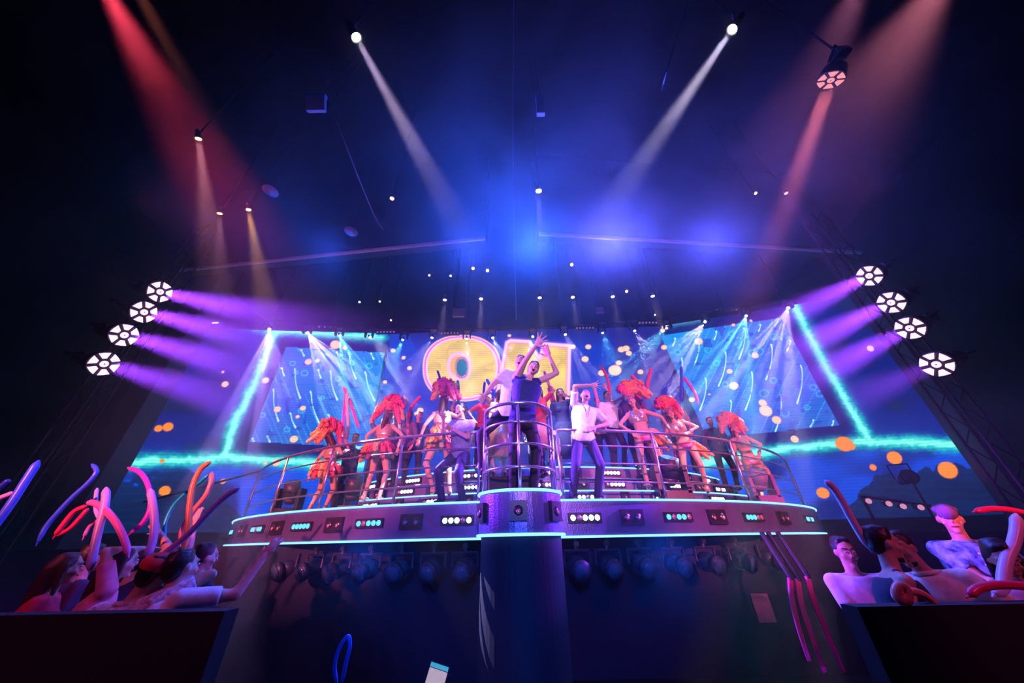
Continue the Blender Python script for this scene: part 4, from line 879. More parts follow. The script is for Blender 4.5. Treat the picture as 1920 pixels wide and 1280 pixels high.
            for q in (1, -1): t.cap(at(.80) + Rr * q * .11 * s - Fw * .01 * s, at(1.0) + Rr * q * .10 * s - V(0, 0, .005), .055 * s, .034 * s, 8)
        so = t.build({'vest': 'vest', 'tank': 'tank_top', 'crop': 'bikini_top', 'tight': 'top'}.get(style, 'shirt'), m_, root, remesh=.016)
        if style in ('shirt', 'polo'):
            MB().tube([at(.985) + (Rr * math.cos(a) * .075 + Fw * math.sin(a) * .070) * s + V(0, 0, .012) for a in [6.28 * k / 14 for k in range(14)]], .014 * s, 6).build('collar', m_, so, True)
            mq = MB()
            for k in range(5): mq.cone(at(.25 + .15 * k) + Fw * (.128 * s + g * .6), at(.25 + .15 * k) + Fw * (.140 * s + g * .6), .007 * s, .007 * s, 8)
            mq.build('button_row', TEETH, so)
    if bottom:
        m_, style = bottom; t = MB()
        if style in ('trousers', 'shorts', 'jeans'):
            torso(t, J, s, .014 * s, fem, -.21, .10)
            for k in 'lr':
                t.cap(hip[k], kn[k], .100 * s, .070 * s, 12)
                if style != 'shorts': t.cone(kn[k], an[k] - V(0, 0, .03 * s), .070 * s, .056 * s, 12); t.ell(kn[k], (.07 * s,) * 3)
            t.build('trousers' if style != 'shorts' else 'shorts', m_, root, remesh=.018)
            MB().tube([at(.10) + (hR * math.cos(a) * .166 + hF * math.sin(a) * .124) * s for a in [6.2832 * k / 18 for k in range(19)]], .012 * s, 6).build('belt', BLACK, root, True)
        elif style == 'skirt':
            torso(t, J, s, .02 * s, fem, -.2, .2); rr = []
            for k, (z, r) in enumerate(((.02, .17), (-.25, .20), (-.55, .235))):
                c0 = pe + V(0, 0, z * s); rr.append([c0 + (hR * math.cos(a) * r * (1 + .06 * math.sin(a * 7)) + hF * math.sin(a) * r * .8) * s for a in [6.2832 * j / 28 for j in range(28)]])
            t.rings(rr); t.build('skirt', m_, root, True)
        elif style == 'brief':
            torso(t, J, s, .008 * s, fem, -.22, .02); t.build('bikini_bottom', m_, root, remesh=.014)
    if shoe:
        for k in 'lr':
            foot = an[k] - V(0, 0, .055 * s); t = MB()
            t.cap(foot - hF * .04 * s, foot + hF * .16 * s, .044 * s, .036 * s, 10); t.cone(foot + V(0, 0, .0), an[k] + V(0, 0, .03 * s), .046 * s, .044 * s, 10)
            t.box(foot + hF * .06 * s - V(0, 0, .024 * s), (.07 * s, .24 * s, .02 * s), Matrix((hR, -hF, V(0, 0, 1))).transposed())
            t.build('shoe', shoe, root, remesh=.014)
    J.update(sh=sh, el=el, wr=wr, hip=hip, kn=kn, an=an, hd=hd, hp=hp, HM=HM, Fw=Fw, Rr=Rr, hF=hF, hR=hR, at=at, s=s, root=root, up=up)
    return J
def base_at(u, Y, z): p = atu(u, Y, z); return p
def rel(b, s, u, v, Y): p = aty(u, v, Y); return tuple((p - Vector(b)) / s)
# feathers --------------------------------------------------------------
FPINK = mat('feather_hot_pink', (1.0, .12, .22), .8, var=.25); FORG = mat('feather_coral_orange', (1.0, .38, .12), .8, var=.25); FPEACH = mat('feather_peach', (1.0, .62, .32), .8, var=.2)
def plume(parent, pts, r, m_, n=170, seed=0):
    rg = random.Random(seed); P = spline(pts, 5); mb = MB(); mb.tube(P, r * .5, 7, lambda t: .45 + math.sin(math.pi * min(1, t * .85 + .1)))
    for k in range(n):
        t = (k + .5) / n; i = t * (len(P) - 1); j = min(int(i), len(P) - 2); p = P[j].lerp(P[j + 1], i - j); d = (P[j + 1] - P[j]).normalized()
        e1, e2 = frame(d); a = rg.uniform(0, 6.283); o = e1 * math.cos(a) + e2 * math.sin(a); prof = (math.sin(math.pi * min(1, t * .8 + .18))) ** .5
        L = r * prof * rg.uniform(.8, 1.25); q = p + o * L * .75 + d * L * .3; q2 = q + (o * .3 + d * .6 + V(0, 0, -.35)) * L * .5; w_ = L * .19
        b1 = d.cross(o) * w_; b2 = d * w_ * .5
        mb.add([p + b1 * .6, p - b1 * .6, q + b1 + b2, q - b1 - b2, q2], [(0, 1, 3, 2), (2, 3, 4)])
    return mb.build('plume', m_, parent)
def feathers(J, name, origin, specs, seed=0, r=.075):
    root = J['root']; s = J['s']
    core = MB().ell(origin, (.05 * s, .05 * s, .04 * s)).build(name, FPINK, root, True)
    for k, (a, b_, m_) in enumerate(specs):
        plume(core, [origin, origin + V(*a) * s, origin + V(*b_) * s], r * s, m_, 270, seed * 31 + k)
    return core
GEM = mat('gold_sequins', (1.0, .62, .45), .3, .6, var=.5, scale=120); GEMP = mat('pink_sequins', (1.0, .2, .45), .35, .5, var=.5, scale=120)
def showgirl(label, base, s, face, headdress, tail, seed, front=True, skin='fair', hair=('long', HAIRD), **kw):
    J = person(label, base, s, face, skin=skin, fem=True, top=(GEM, 'crop'), bottom=(GEMP, 'brief'), shoe=mat('shoe_rose_gold', (.9, .45, .4), .3, .4), hair=hair, vox=.0125, group='feathered dancers', **kw)
    hp = J['hp']; root = J['root']; s_ = s
    # crown band with jewels
    MB().tube([hp(.082 * math.cos(a), -.01 + .092 * math.sin(a), .062) for a in [6.2832 * k / 20 for k in range(21)]], .013 * s_, 6).build('crown_band', GEMP, root, True)
    for k in range(7):
        a = math.pi * (.12 + .76 * k / 6); p = hp(.088 * math.cos(a), -.01 + .098 * math.sin(a), .078)
        MB().cone(p, p + (J['HM'] @ V(0, 0, 1)) * .06 * s_, .016 * s_, .003, 6).build('crown_jewel', GEM, root)
    feathers(J, 'headdress', hp(0, -.05, .13), headdress, seed, .10)
    feathers(J, 'tail_feathers', J['at'](.03) - J['hF'] * .12 * s_, tail, seed + 7, .085)
    # short fluffy feathers round the hips
    if abs(((face + 180) % 360) - 180) > 90:
        hs = MB().ell(J['at'](-.04), (.15 * s_, .12 * s_, .10 * s_)).build('feather_skirt', FORG, root, True)
        for k in range(12):
            a = 6.2832 * k / 12; o = J['at'](.02) + (J['hR'] * math.cos(a) * .13 + J['hF'] * math.sin(a) * .10) * s_; dd = J['hR'] * math.cos(a) + J['hF'] * math.sin(a)
            plume(hs, [o, o + (dd * .09 - V(0, 0, .03)) * s_, o + (dd * .13 - V(0, 0, .19)) * s_], .075 * s_, (FORG, FPINK, FORG, FPEACH)[k % 4], 170, seed * 50 + k)
    hipo = MB().tube([J['at'](.02) + (J['hR'] * math.cos(a) * .172 + J['hF'] * math.sin(a) * .125) * s_ for a in [6.2832 * k / 18 for k in range(19)]], .014 * s_, 6).build('sequin_belt', GEM, root, True)
    for k in 'lr':
        MB().cone(J['wr'][k].lerp(J['el'][k], .05), J['wr'][k].lerp(J['el'][k], .3), .033 * s_, .04 * s_, 12).build('cuff', GEM, root)
    return J

Z0 = STAGE_Z
NAVY = cloth('navy', (.012, .03, .13)); BLK = cloth('black', (.010, .010, .016)); WHT = cloth('white', (.80, .78, .82)); GRY = cloth('grey_blue', (.28, .25, .36)); JEAN = cloth('dark_denim', (.03, .035, .09)); SHOEB = mat('shoe_black', (.015, .015, .015), .35)
GOLD = mat('cloth_gold_satin', (.8, .5, .25), .35, .3); REDC = cloth('red', (.75, .03, .08)); DKB = cloth('dark_blue', (.03, .05, .14)); DKP = cloth('plum', (.12, .05, .14)); TANC = cloth('cream', (.92, .78, .66)); PINKC = cloth('rose', (.8, .25, .35))
# front man in navy vest on the pulpit, both hands raised
s = 1.03; b_ = V(.10, 4.40, Z0)
person('man in navy sleeveless vest shouting with both hands raised in the round pulpit', b_, s, 12, skin='fair', vox=.010,
       pelvis=(.02, 0, .0), neck=rel(b_, s, 990, 712, 4.38), head=rel(b_, s, 1003, 684, 4.34), look=(.35, -1, .25),
       rh=rel(b_, s, 1006, 646, 3.92), lh=rel(b_, s, 1030, 668, 4.3), hscale=1.22, rpole=(-.5, -.2, -.4), lpole=(.9, 0, .1), lf=(.13, 0, 0), rf=(-.12, .0, 0), top=(NAVY, 'vest'), bottom=(BLK, 'trousers'), shoe=SHOEB,
       mouth='open', ropen=(-.05, .9), lopen=(.3, .3), rnrm=(0, -1, .1), lnrm=(-.6, -.7, 0))
s = 1.04; b_ = V(-.06, 4.66, Z0 + .24)
J = person('man in white T-shirt looking up beside the vest wearer, one hand on the pulpit rail', b_, s, 8, skin='fair', vox=.0115,
       pelvis=(.0, 0, -.06), neck=rel(b_, s, 974, 690, 4.62), head=rel(b_, s, 979, 660, 4.58), look=(-.1, -1, .35), rh=(-.36, -.28, .98), rpole=(-1, 0, -.2), lh=(.30, -.1, 1.15),
       lf=(.42, .02, -.0), rf=(-.36, .02, .05), rkn=(-1, -.7, 0), lkn=(1, -.7, 0), top=(WHT, 'tee'), bottom=(BLK, 'trousers'), shoe=SHOEB, hair=('short', HAIRD), mouth='open')
# white shirt man leaning back at the rail
s = 1.06; b_ = atu(1106, 5.42, Z0)
J = person('man in white short-sleeved shirt and lanyard leaning back at the rail right of the pulpit', b_, s, 10, skin='fair', vox=.0115, pelvis=(.02, 0, -.04), neck=rel(b_, s, 1096, 762, 5.45), head=rel(b_, s, 1098, 738, 5.43), look=(.25, -1, .6),
       rh=rel(b_, s, 1108, 722, 5.2), rpole=(-1, -.2, .3), lh=rel(b_, s, 1116, 801, 5.3), lpole=(1, 0, -.4), lf=(.12, 0, 0), rf=(-.24, 0, 0), top=(WHT, 'shirt'), bottom=(JEAN, 'trousers'), shoe=SHOEB, mouth='open', ropen=(.1, .8), rnrm=(.3, -1, 0))
MB().tube([J['at'](.98) + J['Rr'] * .06 + J['Fw'] * .08, J['at'](.8) + J['Rr'] * .03 + J['Fw'] * .16, J['at'](.5) + J['Fw'] * .165, J['at'](.8) - J['Rr'] * .04 + J['Fw'] * .16, J['at'](.98) - J['Rr'] * .06 + J['Fw'] * .08], .007, 6).build('lanyard', DKP, J['root'])
MB().box(J['at'](.46) + J['Fw'] * .17, (.06, .01, .09)).build('badge', TEETH, J['root'])
# grey shirt man waving
s = .99; b_ = atu(848, 5.5, Z0)
person('man in grey-purple shirt laughing and waving a hand at the rail left of the pulpit', b_, s, -25, skin='tan', vox=.0115, pelvis=(.05, .1, -.14), neck=rel(b_, s, 868, 788, 5.5), head=rel(b_, s, 862, 766, 5.42), look=(-.6, -1, .1),
       rh=rel(b_, s, 831, 786, 5.3), rpole=(-.3, 0, -1), lh=rel(b_, s, 852, 806, 5.32), lpole=(1, 0, -.6), lf=(.16, 0, 0), rf=(-.16, .0, 0), top=(GRY, 'shirt'), bottom=(JEAN, 'trousers'), shoe=SHOEB, mouth='open', ropen=(.05, .8), rnrm=(.2, -1, 0))
# dancers
P_, O_, K_ = FPINK, FORG, FPEACH
s = .92; b_ = atu(588, 6.95, Z0)
showgirl('leftmost feathered dancer seen from behind, bending to the left', b_, s, 165, [((.08, .0, .12), (-.28, 0, .08), K_), ((.0, .05, .2), (-.38, 0, -.05), O_), ((.05, 0, .22), (-.3, .1, -.2), O_), ((.1, 0, .2), (.26, .05, .1), P_), ((.15, 0, .2), (.34, 0, -.12), P_), ((.12, .1, .15), (.36, .05, -.3), P_), ((.05, -.1, .25), (.2, -.1, .05), P_), ((-.05, -.1, .22), (-.2, -.05, .1), O_), ((-.1, .05, .08), (-.42, 0, -.22), K_), ((0, 0, .12), (-.1, -.1, -.28), O_)],
         [((-.15, -.08, .0), (-.25, -.1, -.22), O_), ((.0, -.12, .02), (.0, -.15, -.25), K_), ((.15, -.08, .0), (.28, -.1, -.25), P_), ((.1, -.1, -.02), (.12, -.15, -.3), O_), ((-.1, -.1, -.05), (-.12, -.15, -.3), P_), ((.2, 0, 0), (.3, .05, -.12), P_), ((-.2, 0, 0), (-.28, .05, -.12), O_)], 1,
         pelvis=(.08, 0, 0), neck=(-.0, -.02, 1.40), head=(-.06, -.1, 1.56), rh=(.32, .05, 1.3), lh=(-.34, -.05, .62), lf=(-.14, .0, 0), rf=(.16, .02, 0), look=(-.5, .8, -.1))
s = .98; b_ = atu(697, 6.7, 2.37)
showgirl('feathered dancer seen from behind, second from the left on the riser', b_, s, 175, [((.0, 0, .2), (-.25, 0, .05), K_), ((-.05, 0, .2), (-.32, 0, -.12), O_), ((.05, 0, .25), (-.1, -.1, .2), P_), ((.1, 0, .25), (.22, 0, .2), P_), ((.15, 0, .2), (.32, 0, .02), P_), ((.12, .05, .2), (.33, .05, -.22), O_), ((.1, 0, .1), (.28, 0, -.32), P_), ((0, 0, .25), (.1, -.1, .25), P_), ((-.1, 0, .1), (-.3, 0, -.22), P_)],
         [((-.15, -.1, .06), (-.3, -.1, -.2), O_), ((.0, -.16, .04), (.03, -.2, -.2), K_), ((.16, -.08, .08), (.3, -.1, -.12), P_), ((.1, -.1, .05), (.2, -.15, -.24), P_), ((-.1, -.1, .02), (-.12, -.15, -.24), P_), ((-.2, 0, .02), (-.34, .02, -.28), O_), ((.05, -.1, .1), (.05, -.22, .0), K_), ((.2, 0, .05), (.3, 0, -.05), P_)], 2,
         neck=(.02, -.02, 1.45), head=(.04, -.03, 1.62), lh=(-.3, -.02, .95), rh=(.36, -.05, .95), rpole=(1, 0, .2), lf=(-.16, 0, 0), rf=(.14, -.02, 0), look=(.2, 1, 0))
s = 1.0; b_ = atu(818, 6.1, 2.37)
showgirl('feathered dancer with a big round red plume head left of the waving man', b_, s, 195, [((-.1, 0, .18), (-.2, 0, .0), O_), ((-.1, 0, .25), (-.22, 0, .16), P_), ((0, 0, .28), (-.08, 0, .3), P_), ((.08, 0, .26), (.12, 0, .26), P_), ((.14, 0, .2), (.26, 0, .12), O_), ((.18, 0, .1), (.34, 0, -.08), P_), ((.1, -.1, .15), (.25, -.1, -.15), P_), ((-.08, -.1, .1), (-.2, -.1, -.14), O_), ((0, -.12, .15), (0, -.2, .05), P_), ((0, .1, .2), (.05, .15, .15), O_)],
         [((-.12, -.1, .0), (-.2, -.1, -.22), O_), ((.02, -.16, .0), (.06, -.2, -.24), K_), ((.16, -.08, .02), (.28, -.1, -.16), O_), ((.1, -.1, 0), (.18, -.15, -.3), P_), ((-.1, -.1, .1), (-.1, -.2, .0), O_), ((.2, 0, 0), (.34, 0, -.05), P_)], 3,
         neck=(-.02, -.02, 1.46), head=(-.02, -.03, 1.63), lh=(-.38, -.1, .92), rh=(.2, -.1, 1.1), lf=(-.06, -.04, .02), rf=(.22, .0, 0), lkn=(-1, -.6, 0), look=(0, 1, 0))
s = 1.0; b_ = atu(1224, 6.15, 2.37)
showgirl('feathered dancer facing forward, first right of the white shirt man', b_, s, -18, [((-.05, .05, .2), (-.12, .05, .22), P_), ((.0, 0, .25), (.0, 0, .25), O_), ((.1, .05, .25), (.2, .05, .22), K_), ((.15, .05, .22), (.42, .05, .1), P_), ((.2, .05, .2), (.5, .05, .02), K_), ((.2, .05, .12), (.42, .05, -.05), O_), ((.1, .1, .12), (.28, .1, -.02), P_), ((-.1, 0, .15), (-.18, 0, .12), P_), ((.15, .02, .25), (.36, 0, .24), O_)],
         [((.2, .1, .12), (.4, .05, .0), K_), ((.22, .1, .05), (.5, .05, -.12), O_), ((.2, .1, 0), (.42, 0, -.26), O_), ((.15, .1, 0), (.3, .05, -.32), P_), ((.25, .05, .1), (.56, 0, -.22), K_), ((.1, .1, 0), (.16, .1, -.5), P_), ((.15, .1, .1), (.3, .1, .05), P_)], 4,
         pelvis=(.05, 0, .0), neck=(-.0, -.02, 1.42), head=(-.06, -.08, 1.58), lh=(.52, -.12, 1.02), lpole=(0, 0, 1), rh=(-.16, -.05, .98), rpole=(-1, 0, 0), rf=(-.08, -.04, .02), lf=(.2, .1, 0), lkn=(.6, -.6, 0), look=(-.35, -1, -.1), hair=('long', HAIRD))
s = .95; b_ = atu(1310, 6.62, 2.37)
showgirl('feathered dancer in sequin crown, middle of the three on the right', b_, s, -22, [((-.08, .05, .18), (-.16, .05, .16), P_), ((.0, 0, .22), (.0, 0, .24), O_), ((.08, .05, .22), (.16, .05, .2), P_), ((.15, .05, .2), (.3, .05, .06), O_), ((.2, .05, .12), (.36, .05, -.12), P_), ((.18, .08, .1), (.32, .1, -.26), P_), ((.12, .1, .12), (.22, .1, -.1), O_), ((-.12, 0, .1), (-.2, 0, .02), P_)],
         [((.2, .1, .06), (.45, .05, -.1), K_), ((.24, .1, 0), (.55, .05, -.22), O_), ((.2, .1, -.02), (.42, 0, -.3), O_), ((.15, .1, 0), (.25, .05, -.34), P_), ((-.15, .05, 0), (-.25, 0, -.3), P_), ((.1, .1, 0), (.2, .1, -.1), P_)], 5,
         pelvis=(.02, 0, 0), neck=(-.10, -.02, 1.40), head=(-.16, -.06, 1.56), lh=(.02, -.3, 1.1), rh=(-.36, -.05, .95), lpole=(1, -.3, -.3), rf=(-.12, .1, 0), lf=(.16, -.04, 0), look=(-.2, -1, 0))
s = .95; b_ = atu(1436, 7.15, Z0 + .02)
showgirl('rightmost feathered dancer smiling with a hand on her hip', b_, s, -8, [((-.1, .05, .15), (-.18, .05, .1), P_), ((-.04, 0, .2), (-.08, 0, .22), P_), ((.05, .05, .22), (.08, .05, .22), P_), ((.12, .05, .2), (.24, .05, .16), K_), ((.18, .05, .15), (.36, .05, .0), O_), ((.2, .08, .08), (.42, .08, -.14), O_), ((.15, .1, .05), (.34, .1, -.22), P_), ((-.12, .05, .05), (-.2, .05, -.2), P_)],
         [((.2, .1, .06), (.34, .05, -.1), O_), ((.24, .1, 0), (.42, .05, -.26), O_), ((.2, .1, -.02), (.3, 0, -.36), P_), ((.24, .05, -.05), (.44, .05, -.4), K_), ((.12, .1, 0), (.2, .1, -.1), P_)], 6,
         pelvis=(.04, 0, -.02), neck=(-.06, -.04, 1.40), head=(-.10, -.06, 1.57), lh=(.22, -.08, 1.0), lpole=(1, 0, .2), rh=(-.24, -.06, .72), rf=(-.08, 0, 0), lf=(.16, .05, 0), look=(.1, -1, 0))
# crowd on the stage, behind
CZT = 2.81
def crowd(u, Y, z, s, face, label, **k):
    k.setdefault('vox', .02); b = atu(u, Y, z + 1.35 * s); b.z = z; return person(label, b, s, face, crowd=True, group='people at the back of the stage', **k)
up_ = lambda q: dict(rh=(-.25, -.1, 1.95), rpole=(-1, 0, 0)) if q == 'r' else dict(lh=(.25, -.1, 1.95), lpole=(1, 0, 0))
crowd(661, 7.6, Z0, .98, 20, 'vendor in dark jacket holding goods behind the two left dancers', top=(DKB, 'shirt'), bottom=(BLK, 'trousers'), shoe=SHOEB, sleeves='long', rh=(-.1, -.3, 1.2), lh=(.2, -.3, 1.2))
crowd(739, 7.3, CZT - .2, .93, 15, 'person in dark suit behind the second dancer, with a smiling face', top=(DKP, 'shirt'), bottom=(BLK, 'trousers'), shoe=SHOEB, sleeves='long')
crowd(764, 7.0, CZT - .2, .9, -10, 'woman with long dark hair left of the third dancer', fem=True, top=(DKP, 'tee'), bottom=(BLK, 'trousers'), shoe=SHOEB, hair=('long', HAIRB), sleeves='long')
crowd(783, 7.2, CZT - .2, .92, 10, 'person in dark clothes just behind the third dancer', top=(DKB, 'shirt'), bottom=(BLK, 'trousers'), shoe=SHOEB, sleeves='long')
crowd(716, 7.8, CZT - .2, .95, 10, 'person with one arm up behind the second dancer', top=(DKB, 'tee'), bottom=(BLK, 'trousers'), shoe=SHOEB, **up_('r'))
crowd(905, 6.5, CZT, .90, 30, 'woman in red top bending forward left of the pulpit', fem=True, top=(REDC, 'tee'), bottom=(BLK, 'trousers'), shoe=SHOEB, skin='fair', neck=(.12, -.25, 1.35), head=(.16, -.38, 1.45), hair=('bun', HAIRB), rh=(-.15, -.3, 1.0))
crowd(937, 6.0, 2.59, .92, -150, 'woman in long gold satin dress seen through the pulpit rail', fem=True, top=(GOLD, 'tight'), bottom=(GOLD, 'skirt'), shoe=SHOEB, skin='fair', hair=('long', HAIRD))
crowd(1012, 6.3, CZT, .9, 10, 'woman in red with arms up right behind the pulpit', fem=True, top=(REDC, 'tee'), bottom=(PINKC, 'skirt'), shoe=SHOEB, skin='fair', hair=('long', HAIRB), lh=(.18, -.1, 1.85), lpole=(1, 0, 0), rh=(-.2, -.2, 1.2))
crowd(1053, 6.2, 2.59, .97, -5, 'person in long dark blue gown covering the face with a hand, right of the pulpit', fem=True, top=(DKB, 'tight'), bottom=(DKB, 'skirt'), shoe=SHOEB, skin='tan', hair=('long', HAIRB), lh=(.1, -.22, 1.52), lpole=(1, -.2, -.5))
crowd(1142, 6.7, CZT, .92, 20, 'man in cream shirt holding his neck behind the white shirt man', top=(TANC, 'shirt'), bottom=(BLK, 'trousers'), shoe=SHOEB, skin='tan', lh=(.12, -.05, 1.5), lpole=(1, 0, .2))
crowd(1124, 7.2, CZT, .95, -10, 'person with raised pink-lit arm behind the white shirt man', top=(PINKC, 'tee'), bottom=(BLK, 'trousers'), shoe=SHOEB, skin='fair', **up_('l'))
crowd(1183, 6.6, CZT, .95, -30, 'man with cap and dark shirt turned away, left of the front-facing dancers', top=(DKP, 'shirt'), bottom=(BLK, 'trousers'), shoe=SHOEB, skin='tan', sleeves='long')
crowd(1262, 7.2, CZT, .95, -20, 'person in purple-grey coat between the two inner right dancers', top=(GRY, 'shirt'), bottom=(BLK, 'trousers'), shoe=SHOEB, sleeves='long')
crowd(1338, 7.6, CZT - .3, .9, -15, 'person in dark coat behind the middle right dancer', top=(DKB, 'shirt'), bottom=(BLK, 'trousers'), shoe=SHOEB, sleeves='long')
crowd(1002, 7.4, CZT, .92, 0, 'man in grey top behind the vest wearer', top=(GRY, 'tee'), bottom=(BLK, 'trousers'), shoe=SHOEB)
crowd(870, 7.4, CZT, .9, 10, 'person in plum top with raised arm below the letter O', top=(DKP, 'tee'), bottom=(BLK, 'trousers'), shoe=SHOEB, **up_('r'))

# audience platforms / counters in front
slab('trim_5', (-4.6, 2.55, .665), (5.7, .12, 1.33), mat('counter_dark', (.004, .004, .008), .8), label='dark counter in front of the left audience')
slab('trim_6', (4.86, 2.55, .645), (5.7, .12, 1.29), mat('counter_dark', (.004, .004, .008), .8), label='dark counter in front of the right audience')
FLOR = mat('cloth_floral_blue', (.15, .35, .9), .8, var=.9, scale=16); DOTB = mat('cloth_spotted_white', (.7, .55, .62), .8, var=.5, scale=40); LAV = cloth('pale_pink', (.9, .8, .88)); NBLK = cloth('black_tank', (.02, .02, .05)); REDCAP = cloth('red_cap', (.8, .05, .05))
def aud(u, Y, s, face, label, hv=None, **k):
    b = atu(u, Y, 1.5 * s); b.z = 0
    k.setdefault('vox', .011); k.setdefault('bottom', (BLK, 'trousers')); k.setdefault('shoe', SHOEB)
    return b, person(label, b, s, face, group='audience by the stage', **k)
# right group
aud(1598, 3.5, .93, -20, 'young man in pale pink T-shirt at the left of the right-hand audience', skin='fair', top=(LAV, 'tee'), look=(-.3, -1, -.3), rh=(-.18, -.3, 1.05), lh=(.2, -.3, 1.05), mouth='neutral')
aud(1655, 2.95, .99, 60, 'man in black tank top turned toward his neighbour in the right-hand audience', skin='fair', top=(NBLK, 'tank'), look=(1, -.35, 0), neck=(.03, 0, 1.43), head=(.08, 0, 1.60), rh=(-.02, -.3, 1.05), lh=(.40, -.1, 1.12), mouth='neutral', beard=True)
aud(1752, 3.12, .98, -55, 'man in open cream shirt leaning against the tank top wearer', skin='tan', top=(TANC, 'shirt'), look=(-1, -.3, .1), neck=(-.12, 0, 1.42), head=(-.20, 0, 1.58), lh=(-.05, -.35, 1.15), rh=(-.3, -.1, 1.1), beard=True, mouth='neutral')
b, J = aud(1800, 3.75, 1.08, -30, 'man in blue floral shirt and flat cap looking to the left', skin='tan', top=(FLOR, 'shirt'), look=(-.8, -.8, .1), rh=(-.1, -.35, 1.15), lh=(.3, -.25, 1.1), mouth='neutral', hair=('short', HAIRB))
hp = J['hp']
CAP = MB().ell(hp(0, -.02, .075), (.088, .102, .048), J['HM'], 14, 8).cone(hp(0, .05, .055), hp(0, .125, .045), .075, .05, 14).build('flat_cap', cloth('cap_plum', (.15, .08, .16)), J['root'], True)
aud(1895, 2.95, .96, -45, 'dark-haired woman looking down at her phone at the right edge', fem=True, skin='fair', top=(PINKC, 'tank'), look=(-.6, -.8, -.5), neck=(-.05, 0, 1.40), head=(-.12, -.08, 1.55), hair=('long', HAIRB), rh=(-.38, -.3, 1.28), lh=(.1, -.4, 1.2), mouth='neutral')
aud(1975, 3.5, .98, -30, 'person with orange-lit face cut by the right edge of the picture', skin='fair', top=(DKP, 'tee'), mouth='neutral')
# left group
b, J = aud(262, 2.78, .97, 178, 'man in spotted white shirt and red cap, front of the left-hand audience', skin='tan', top=(DOTB, 'shirt'), neck=(0, 0, 1.38), head=(.05, .03, 1.54), rh=(.12, .1, 1.45), rpole=(1, -.2, 0), lh=(-.3, .1, 1.3), look=(.3, 1, .3))
hp = J['hp']; MB().ell(hp(0, -.025, .06), (.092, .10, .07), J['HM'], 14, 8).cone(hp(0, .07, .05), hp(0, .15, .035), .07, .05, 14).build('cap', REDCAP, J['root'], True)
b, J = aud(340, 2.82, .98, 150, 'man in pale T-shirt raising his arm with a drink, right of the red cap', skin='fair', top=(WHT, 'tee'), neck=(-.02, 0, 1.38), head=(-.05, .03, 1.55), lh=(-.3, -.1, .95), rh=(.42, .2, 1.62), rpole=(.6, 0, -1), look=(.3, 1, .3))
aud(366, 3.5, .96, 160, 'man in dark shirt with a pale cap behind the raised arm', skin='fair', top=(BLK, 'tee'), look=(.6, 1, .2), hair=('short', HAIRD))
aud(203, 3.2, .95, 140, 'woman with spotted top left of the red cap', fem=True, skin='fair', top=(PINKC, 'tee'), look=(.5, 1, .3), rh=(.05, .1, 1.75), hair=('long', HAIRD))
aud(305, 3.9, .95, 170, 'person holding up a hand with a blue wristband in the left-hand audience', skin='fair', top=(DKP, 'tee'), rh=(.05, .05, 2.0), rpole=(1, 0, 0), look=(0, 1, .4))
aud(243, 3.6, .95, 170, 'person with raised fist gripping a magenta balloon', skin='fair', top=(DKB, 'tee'), rh=(.0, .05, 1.9), rpole=(1, 0, 0), look=(0, 1, .4))
aud(150, 3.7, .97, 150, 'dark-haired person far left in the shadows', skin='tan', top=(DKP, 'tee'), look=(.5, 1, .3))
aud(95, 3.2, .93, 130, 'curly-haired woman lit dark red at the far left', fem=True, skin='tan', top=(REDC, 'tee'), hair=('long', HAIRD), look=(.6, 1, .3))

# ================================================================ long balloons
def bmat(n, col): return mat('balloon_' + n, col, .3, var=.03)
BM = {'lilac': bmat('lilac', (.62, .42, .85)), 'pink': bmat('pink', (.95, .18, .50)), 'magenta': bmat('magenta', (.85, .06, .55)), 'red': bmat('red', (.85, .03, .12)), 'orange': bmat('orange', (1.0, .32, .08)), 'coral': bmat('coral', (1.0, .30, .22)), 'blue': bmat('blue', (.05, .15, .95)), 'teal': bmat('teal', (.0, .5, .45)), 'white': bmat('pale_pink', (.95, .68, .82)), 'navy': bmat('navy', (.03, .06, .5)), 'green': bmat('pale_green', (.45, .75, .62))}
def balloon(pts, Y, r, color, label, Ys=None):
    n = len(pts); P_ = [aty(u, v, (Y if Ys is None else Ys[i])) for i, (u, v) in enumerate(pts)]; P_ = spline(P_, 7)
    tp = lambda t: min(1, .45 + t * 8, math.sqrt(max(.05, (1 - t) * 14)))
    o = MB().tube(P_, r, 10, tp).build('long_balloon', BM[color], None, True)
    kn_ = MB().cone(P_[0], P_[0] - (P_[1] - P_[0]).normalized() * .03, r * .35, r * .15, 8).build('knot', BM[color], o)
    tag(o, label, 'balloon', 'long modelling balloons'); return o
Q = lambda *a: [(a[i] * 480 / 1707., 820 + a[i + 1] * 360 / 1280.) for i in range(0, len(a), 2)]
bl = balloon
bl(Q(600, 885, 625, 750, 660, 600, 700, 450, 708, 330), 3.1, .028, 'lilac', 'thick lilac balloon standing upright left of the red cap')
bl(Q(985, 790, 1020, 680, 1030, 560, 1020, 450, 1000, 340), 3.2, .028, 'lilac', 'pale lilac balloon curving up above the red cap')
bl(Q(870, 640, 960, 560, 1005, 450, 985, 310, 930, 230, 850, 200), 3.3, .02, 'magenta', 'magenta balloon arching left across the lower left screen')
bl(Q(855, 780, 830, 680, 770, 560, 700, 480, 640, 440, 580, 430), 3.1, .024, 'pink', 'pink balloon drooping from upper left to the red cap')
bl(Q(370, 650, 430, 570, 500, 490, 580, 455), 3.2, .02, 'red', 'upper red balloon slanting over the far left crowd')
bl(Q(372, 655, 460, 610, 530, 540, 590, 470), 3.4, .018, 'red', 'lower red balloon slanting over the far left crowd')
bl(Q(940, 900, 1100, 770, 1260, 640, 1420, 470, 1520, 380, 1600, 335), 2.9, .022, 'lilac', 'long violet balloon held up toward the stage by the red cap man')
